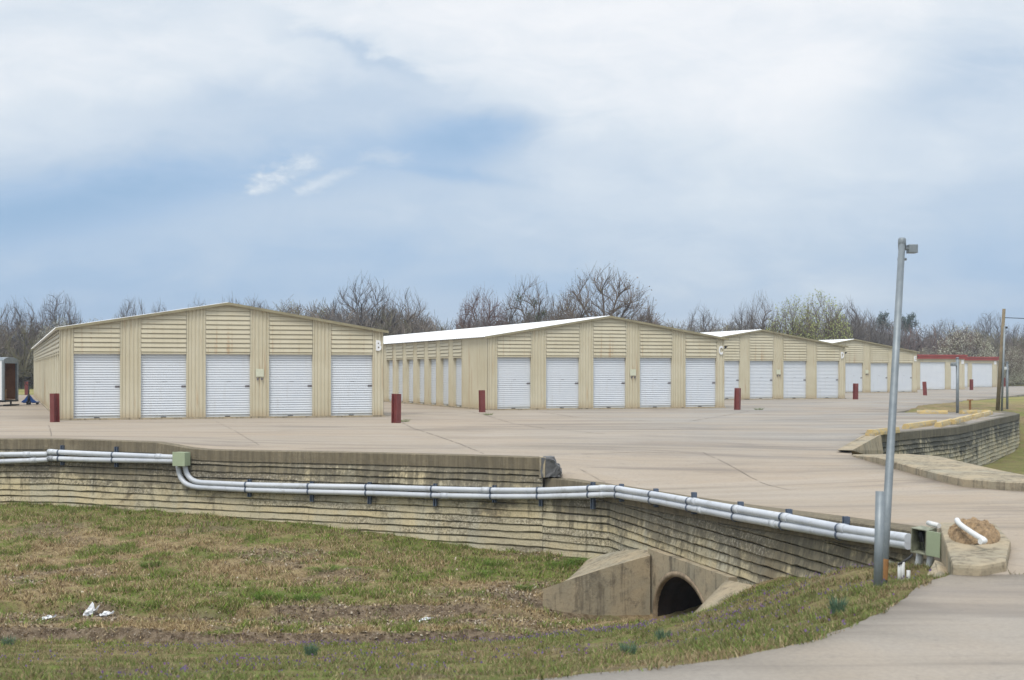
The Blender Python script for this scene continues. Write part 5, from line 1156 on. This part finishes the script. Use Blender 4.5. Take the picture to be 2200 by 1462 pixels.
def crown_tree(H, a, seed, low=.25, counts=(9, 60, 380, 1900, 4200), upright=0.25, ragged=.14, trunk=.02):
    """trunk, limbs, branches and twigs that fill a ragged dome: every twig end is a point of the crown, tied to the nearest branch below it"""
    rng = np.random.default_rng(seed); c = np.array([0, 0, low*H]); b = (1-low)*H; lev = [[] for _ in range(6)]
    def pts(n, f0, f1, p=2.0):
        out = []
        while len(out) < n:
            d = rng.normal(0, 1, (n*3, 3)); d[:, 2] = np.abs(d[:, 2])-.22; d /= np.linalg.norm(d, axis=1, keepdims=True); d = d[d[:, 2] > -.2]
            az, e = np.arctan2(d[:, 1], d[:, 0]), d[:, 2]
            rag = 1-ragged+2*ragged*fbm(np.cos(az)*1.6+e*1.1+9, np.sin(az)*1.6+e*1.7+9, seed, 3); hole = fbm(np.cos(az)*2.6+e*2+30, np.sin(az)*2.6-e*2+30, seed+5, 2)
            R_ = rag/np.sqrt((d[:, 0]**2+d[:, 1]**2)/a**2+d[:, 2]**2/b**2); f = f0+(f1-f0)*rng.random(len(d))**(1/p); k = rng.random(len(d)) < sstep(hole, .22, .45)+.15
            out += list((c+d*(R_*f)[:, None])[k])
        return np.array(out[:n])
    tr = [np.array([0, 0, -.3]), np.array([rng.normal(0, .06), rng.normal(0, .06), low*H*.55]), c+rng.normal(0, .08, 3)*[1, 1, 0]]
    for k in range(2): lev[0].append((*tr[k], *tr[k+1], trunk*H*(1-.2*k), trunk*H*(.8-.2*k)))
    SP = [tr[1]+(tr[2]-tr[1])*u for u in np.linspace(.1, 1, 7)]; SD = [np.array([0, 0, 1.])]*7; rad = [.0105, .0062, .0034, .0020, .0013]; wig = [.03, .04, .055, .07, .09]
    def tie(targets, l, nseg):
        P0 = np.array(SP); rP = np.linalg.norm(P0-c, axis=1); new, nd = [], []
        for p in targets:
            rp = np.linalg.norm(p-c); d = np.linalg.norm(P0-p, axis=1); cost = d+4*np.maximum(0, rP-rp+.09*H)+.8*np.maximum(0, P0[:, 2]-p[2]); i = int(np.argmin(cost)); q = P0[i]; L = np.linalg.norm(p-q)
            ctl = q+SD[i]*L*.30+np.array([0, 0, -upright*.3*L*(0 if l else -1)])*.5+(p-q)*.22+rng.normal(0, wig[l], 3)*L; prev = q; r0 = rad[l]*H*rng.uniform(.75, 1.15)*min(1.2, .6+L/(.3*H))
            for k in range(1, nseg+1):
                u = k/nseg; x = (1-u)**2*q+2*u*(1-u)*ctl+u*u*p; lev[l+1].append((*prev, *x, r0*(1-.5*(k-1)/nseg), r0*(1-.5*k/nseg))); v = x-prev; v = v/(np.linalg.norm(v)+1e-9); new.append(prev+(x-prev)*.6); nd.append(v); prev = x
        return new, nd
    allt = None
    for l, (n, f0, f1, ns) in enumerate(zip(counts, (.70, .45, .40, .42, .50), (.85, .92, .97, 1.0, 1.03), (7, 5, 4, 2, 1))):
        tg = pts(n, f0, f1, 2.4)
        if l == 0:
            th = np.arange(n)*2.399+rng.uniform(0, 6); e = np.linspace(1.35, .28, n)+rng.normal(0, .06, n); d = np.stack([np.cos(th)*np.cos(e), np.sin(th)*np.cos(e), np.sin(e)], 1); tg = c+d*(rng.uniform(.7, .88, n)/np.sqrt((d[:, 0]**2+d[:, 1]**2)/a**2+d[:, 2]**2/b**2))[:, None]
        new, nd = tie(tg, l, ns); SP += new; SD += nd; allt = tg
    return lev, [tuple(t) for t in allt]
def quads_at(pts, n, spread, size, pal, seed, name, mat):
    rng = np.random.default_rng(seed); P_ = np.array(pts)[rng.integers(0, len(pts), n)]+rng.normal(0, spread, (n, 3)); u = rng.normal(0, 1, (n, 3)); u /= np.linalg.norm(u, axis=1, keepdims=True); v = np.cross(u, rng.normal(0, 1, (n, 3))); v /= np.linalg.norm(v, axis=1, keepdims=True); s = size*rng.uniform(.6, 1.4, (n, 1)); V = np.zeros((n, 4, 3))
    V[:, 0] = P_-u*s; V[:, 1] = P_-v*s*.7; V[:, 2] = P_+u*s; V[:, 3] = P_+v*s*.7; c = np.array(pal)[rng.integers(0, len(pal), n)]*rng.uniform(.75, 1.2, (n, 1))
    return np_mesh(name, V.reshape(-1, 3), np.arange(n*4).reshape(n, 4), mat, False, {'tint': np.repeat(c, 4, 0)})
TREES = {}
def variant(key, spec, col, seed, leaf=None, H=10.0):
    lev, tips = crown_tree(H, spec[0], seed, *spec[1:])
    TREES[key] = [('trunk', seg_mesh('trunk', lev[0]+lev[1], TWIGM, col=tuple(c*.85 for c in col), var=.12, seed=seed)), ('crown', seg_mesh('crown', sum(lev[2:], []), TWIGM, col=col, var=.28, seed=seed))]
    if leaf: TREES[key].append((leaf[0], quads_at(np.array(tips), leaf[1], leaf[2], leaf[3], leaf[4], seed, leaf[0], LEAFM)))
VASE = (5.2, .16, (11, 70, 420, 2100, 4600), .3, .10); OPEN = (5.0, .22, (8, 50, 260, 1200, 2400), .1, .22); TALL = (3.3, .25, (8, 50, 300, 1400, 3000), .4, .16); SHRB = (4.6, .12, (10, 60, 350, 1500, 2800), .2, .12)
GREY, BRN, REDB = (.135, .118, .108), (.150, .115, .085), (.17, .108, .088)
variant('vase1', VASE, GREY, 11); variant('vase2', VASE, BRN, 12, ('buds', 2600, .12, .055, [(.22, .20, .07), (.20, .13, .06)])); variant('open1', OPEN, GREY, 13); variant('open2', OPEN, BRN, 14); variant('tall1', TALL, GREY, 15); variant('tall2', TALL, BRN, 16)
variant('red1', VASE, REDB, 17, ('buds', 3000, .15, .05, [(.20, .09, .06), (.17, .10, .07)])); variant('green1', VASE, BRN, 18, ('young_leaves', 9000, .2, .09, [(.34, .38, .11), (.28, .33, .10), (.38, .40, .16)])); variant('yel1', SHRB, BRN, 19, ('young_leaves', 8000, .2, .085, [(.33, .31, .09), (.27, .24, .08)]))
variant('white1', SHRB, BRN, 20, ('blossom', 20000, .22, .068, [(.54, .53, .43), (.40, .42, .29), (.62, .61, .52)]))
def mist():
    rng = np.random.default_rng(5); c = np.array([(rng.uniform(-1.8, 1.8), rng.uniform(-1.5, 1.5), rng.uniform(4.5, 8.5)) for _ in range(14)]); return quads_at(c, 2600, .22, .06, [(.09, .11, .03), (.07, .09, .025)], 6, 'mistletoe', LEAFM)
TREES['mist1'] = TREES['open2']+[('mistletoe', mist())]
def pine():
    rng = np.random.default_rng(8); segs = [(0, 0, -.3, .05, 0, 10, .16, .05)]; cl = []
    for k in range(26):
        z = rng.uniform(8.0, 10); a = rng.uniform(0, 6.28); l = (10.4-z)*.55+.5; segs.append((.03, 0, z-.3, l*math.cos(a)*.8, l*math.sin(a)*.8, z, .04, .01)); cl += [(l*math.cos(a)*u, l*math.sin(a)*u, z+.1) for u in (.55, .8, 1.0)]
    TREES['pine1'] = [('trunk', seg_mesh('trunk', segs, TWIGM, col=(.12, .09, .07))), ('needles', quads_at(cl, 1900, .26, .09, [(.06, .085, .065), (.075, .105, .07)], 9, 'needles', LEAFM))]
pine()
def plant(key, name, px, ytop, Z, wid, label, cat='tree'):
    """wid: crown width in photo pixels, sets horizontal scale"""
    x = (px-CX)/F*Z; H = CAMZ+(HY-ytop)/F*Z; root = empty(name, (x, Z, -.08)); s = H/10.0
    w0 = TREES.setdefault('w_'+key, None)
    if w0 is None:
        me = TREES[key][1][1]; co = np.empty(len(me.vertices)*3, np.float32); me.vertices.foreach_get('co', co); co = co.reshape(-1, 3); w0 = TREES['w_'+key] = float(np.percentile(co[:, 0], 98.5)-np.percentile(co[:, 0], 1.5))
    wx = wid/F*Z/w0; wx = min(max(wx, s*.5), s*1.9)
    root.scale = (wx, wx, s); root.rotation_euler.z = ((px*7) % 360)/57.3 if key not in ('vase2',) else 0.4
    for nm, me in TREES[key]: add(nm, me, root)
    tag(root, label, cat, 'trees behind the storage buildings')
T = [('tall1', 'bare_tree', 22, 632, 142, 75, 'thin bare tree at the far left edge of the tree line'), ('tall2', 'bare_tree', 58, 642, 146, 70, 'thin bare tree just right of the leftmost one, above the trailer'),
     ('vase1', 'bare_tree', 126, 621, 150, 110, 'rounded grey bare tree standing above the left end of building B'), ('white1', 'blossoming_tree', 130, 680, 132, 40, 'slim white blossoming tree in front of the rounded grey tree'), ('white1', 'blossoming_tree', 98, 698, 130, 55, 'low white blossoming tree above the trailer, left of the slim one'),
     ('yel1', 'budding_tree', 205, 684, 138, 70, 'low yellow-green budding tree between the first two grey trees'), ('vase1', 'bare_tree', 284, 632, 156, 88, 'rounded grey bare tree above the left roof slope of building B'), ('tall1', 'bare_tree', 342, 636, 156, 55, 'narrow bare tree just right of the second rounded grey tree'), ('yel1', 'budding_tree', 255, 676, 136, 60, 'yellow-green budding tree in front of the second rounded grey tree'),
     ('open1', 'bare_tree', 432, 636, 160, 70, 'thin bare tree above building B just left of its ridge'), ('tall1', 'bare_tree', 497, 624, 162, 80, 'bare tree right behind the ridge of building B'), ('tall1', 'bare_tree', 556, 628, 162, 80, 'bare tree just right of the ridge of building B'), ('yel1', 'budding_tree', 632, 650, 150, 80, 'olive budding tree behind the right slope of building B, left one'), ('yel1', 'budding_tree', 690, 650, 150, 70, 'olive budding tree behind the right slope of building B, right one'),
     ('open1', 'bare_tree', 778, 587, 140, 185, 'large spreading bare tree above the right end of building B'), ('open2', 'bare_tree', 868, 622, 146, 125, 'bare tree right of the large spreading one, above the white roof'), ('open2', 'bare_tree', 915, 676, 150, 70, 'small brown tree in the dip of the tree line'),
     ('red1', 'bare_tree', 1036, 614, 138, 135, 'reddish round bare tree at the left of the middle group'), ('mist1', 'bare_tree', 1140, 594, 140, 160, 'bare tree with dark green mistletoe clumps in the middle group'), ('vase2', 'bare_tree', 1296, 566, 132, 245, 'largest fan-shaped bare tree right behind the ridge of building C'), ('open2', 'bare_tree', 1215, 626, 138, 105, 'brown tree between the mistletoe tree and the fan-shaped tree'), ('red1', 'bare_tree', 1385, 662, 142, 90, 'low reddish tree under the right side of the fan-shaped tree'),
     ('tall1', 'bare_tree', 1445, 684, 160, 60, 'low grey tree above the right slope of building C'), ('open1', 'bare_tree', 1514, 652, 150, 100, 'spreading bare tree left above the roof of building D'), ('open1', 'bare_tree', 1595, 645, 150, 70, 'thin bare tree left of the ridge of building D'), ('open2', 'bare_tree', 1632, 628, 152, 70, 'tall thin bare tree right above the ridge of building D'),
     ('green1', 'budding_tree', 1700, 638, 150, 110, 'light green budding tree right of the ridge of building D'), ('green1', 'budding_tree', 1765, 627, 152, 125, 'tallest light green budding tree above the right slope of building D'), ('tall1', 'bare_tree', 1815, 632, 156, 90, 'grey bare tree behind the right side of the green budding trees'), ('open1', 'bare_tree', 1872, 664, 170, 55, 'thin bare tree left of the pines'),
     ('pine1', 'pine_tree', 1897, 676, 190, 30, 'dark pine crown just left of the leaning pole'), ('pine1', 'pine_tree', 1937, 684, 200, 26, 'dark pine crown behind the leaning pole'), ('pine1', 'pine_tree', 1960, 678, 190, 26, 'dark pine crown right of the leaning pole'), ('vase1', 'bare_tree', 2030, 680, 250, 80, 'distant hazy tree right of the pines'), ('vase1', 'bare_tree', 2085, 690, 260, 70, 'distant hazy tree above the large blossoming tree'), ('vase1', 'bare_tree', 2128, 664, 250, 90, 'tallest distant hazy tree just left of the timber pole'), ('vase1', 'bare_tree', 2188, 690, 255, 70, 'distant hazy tree at the right edge'),
     ('white1', 'blossoming_tree', 2071, 697, 158, 122, 'large round white blossoming tree above the red-roofed buildings'), ('white1', 'blossoming_tree', 1985, 745, 160, 50, 'smaller white blossoming tree just right of the leaning pole'), ('white1', 'blossoming_tree', 2178, 742, 158, 60, 'pale blossoming tree right of the timber pole'), ('yel1', 'budding_tree', 2110, 760, 156, 40, 'olive shrub-like tree at the lower right of the large blossoming tree')]
for a in T: plant(*a)
def woodland():
    rng = np.random.default_rng(44); units = []
    for k in range(9):
        lev, _ = crown_tree(10.0, 3.2, 100+k, .2, (6, 30, 140, 420, 500), .4, .2, .012); A = np.array(sum(lev, [])); A[:, 6:8] = np.maximum(A[:, 6:8], .019); units.append(A)
    S = []; C = []; pal = np.array([(.165, .135, .122), (.185, .13, .112), (.165, .15, .142), (.15, .125, .095), (.19, .16, .135), (.175, .16, .10)])
    def put(x, y, h, c, wide=1.0):
        u = units[rng.integers(0, 9)].copy(); a = rng.uniform(0, 6.28); ca, sa = math.cos(a), math.sin(a); q = h/10.0; wx = max(q, .55)*wide
        for o in (0, 3):
            X, Y = u[:, o].copy(), u[:, o+1].copy(); u[:, o] = (X*ca-Y*sa)*wx+x; u[:, o+1] = (X*sa+Y*ca)*wx+y; u[:, o+2] = u[:, o+2]*q-.1
        u[:, 6:8] *= .85; S.append(u); C.append(np.repeat((c*rng.uniform(.8, 1.2))[None], len(u), 0)*rng.uniform(.8, 1.2, (len(u), 1)))
    for k in range(860):
        y = rng.uniform(128, 182); x = rng.uniform(-.43, .47)*y
        if x > 20: x *= (168+(y-128)*.6)/y; y = 168+(y-128)*.6
        px = x/y*F+CX
        yt = -9+np.interp(px, [-300, 0, 160, 300, 400, 500, 640, 760, 840, 900, 960, 1020, 1150, 1300, 1400, 1470, 1600, 1700, 1830, 1900, 2000, 2100, 2250, 2500], [678, 682, 690, 694, 676, 650, 648, 655, 655, 676, 694, 676, 672, 672, 684, 694, 692, 682, 672, 684, 700, 716, 730, 735])+rng.uniform(-6, 24)
        c = pal[int((fbm(x*.06, y*.06, 8, 2)*1.3+rng.normal(0, .12)) % 1*6)]; put(x, y, CAMZ+(HY-yt)/F*y, c, rng.uniform(.8, 1.2))
    for k in range(230):   # low brush at the feet and far right
        y = rng.uniform(128, 150); x = rng.uniform(-.42, .47)*y
        if x > 20: x *= (y+32)/y; y += 32
        put(x, y, rng.uniform(2.2, 4.8), pal[rng.integers(0, 6)], 1.3)
    for k in range(130):   # far ridge line
        y = rng.uniform(230, 300); x = rng.uniform(.05, .50)*y; put(x, y, CAMZ+(HY-rng.uniform(698, 728))/F*y, pal[2]*.8, 1.3)
    S = np.concatenate(S); C = np.concatenate(C)
    o = add('woodland', seg_mesh('woodland', S, TWIGM, cols=C)); tag(o, 'brown leafless thicket of the far-off wood behind the buildings', 'woodland', kind='stuff'); print('wood segs', len(S))
woodland()

# ------------------------------------------------------------------ air
def haze():
    mb = MB(); mb.box(-420, 420, -30, 640, -4, 26); m = bpy.data.materials.new('pale_air'); m.use_nodes = True; t = NT(m.node_tree); t.n.clear()
    o = t.new('ShaderNodeOutputMaterial'); v = t.new('ShaderNodeVolumePrincipled'); v.inputs['Color'].default_value = (.80, .88, 1.0, 1); v.inputs['Density'].default_value = 0.0006; v.inputs['Anisotropy'].default_value = 0.2
    t.l.new(v.outputs[0], o.inputs['Volume']); tag(mb.obj('haze', m), 'thin pale blue air fading the far trees', 'haze', kind='stuff')
haze()
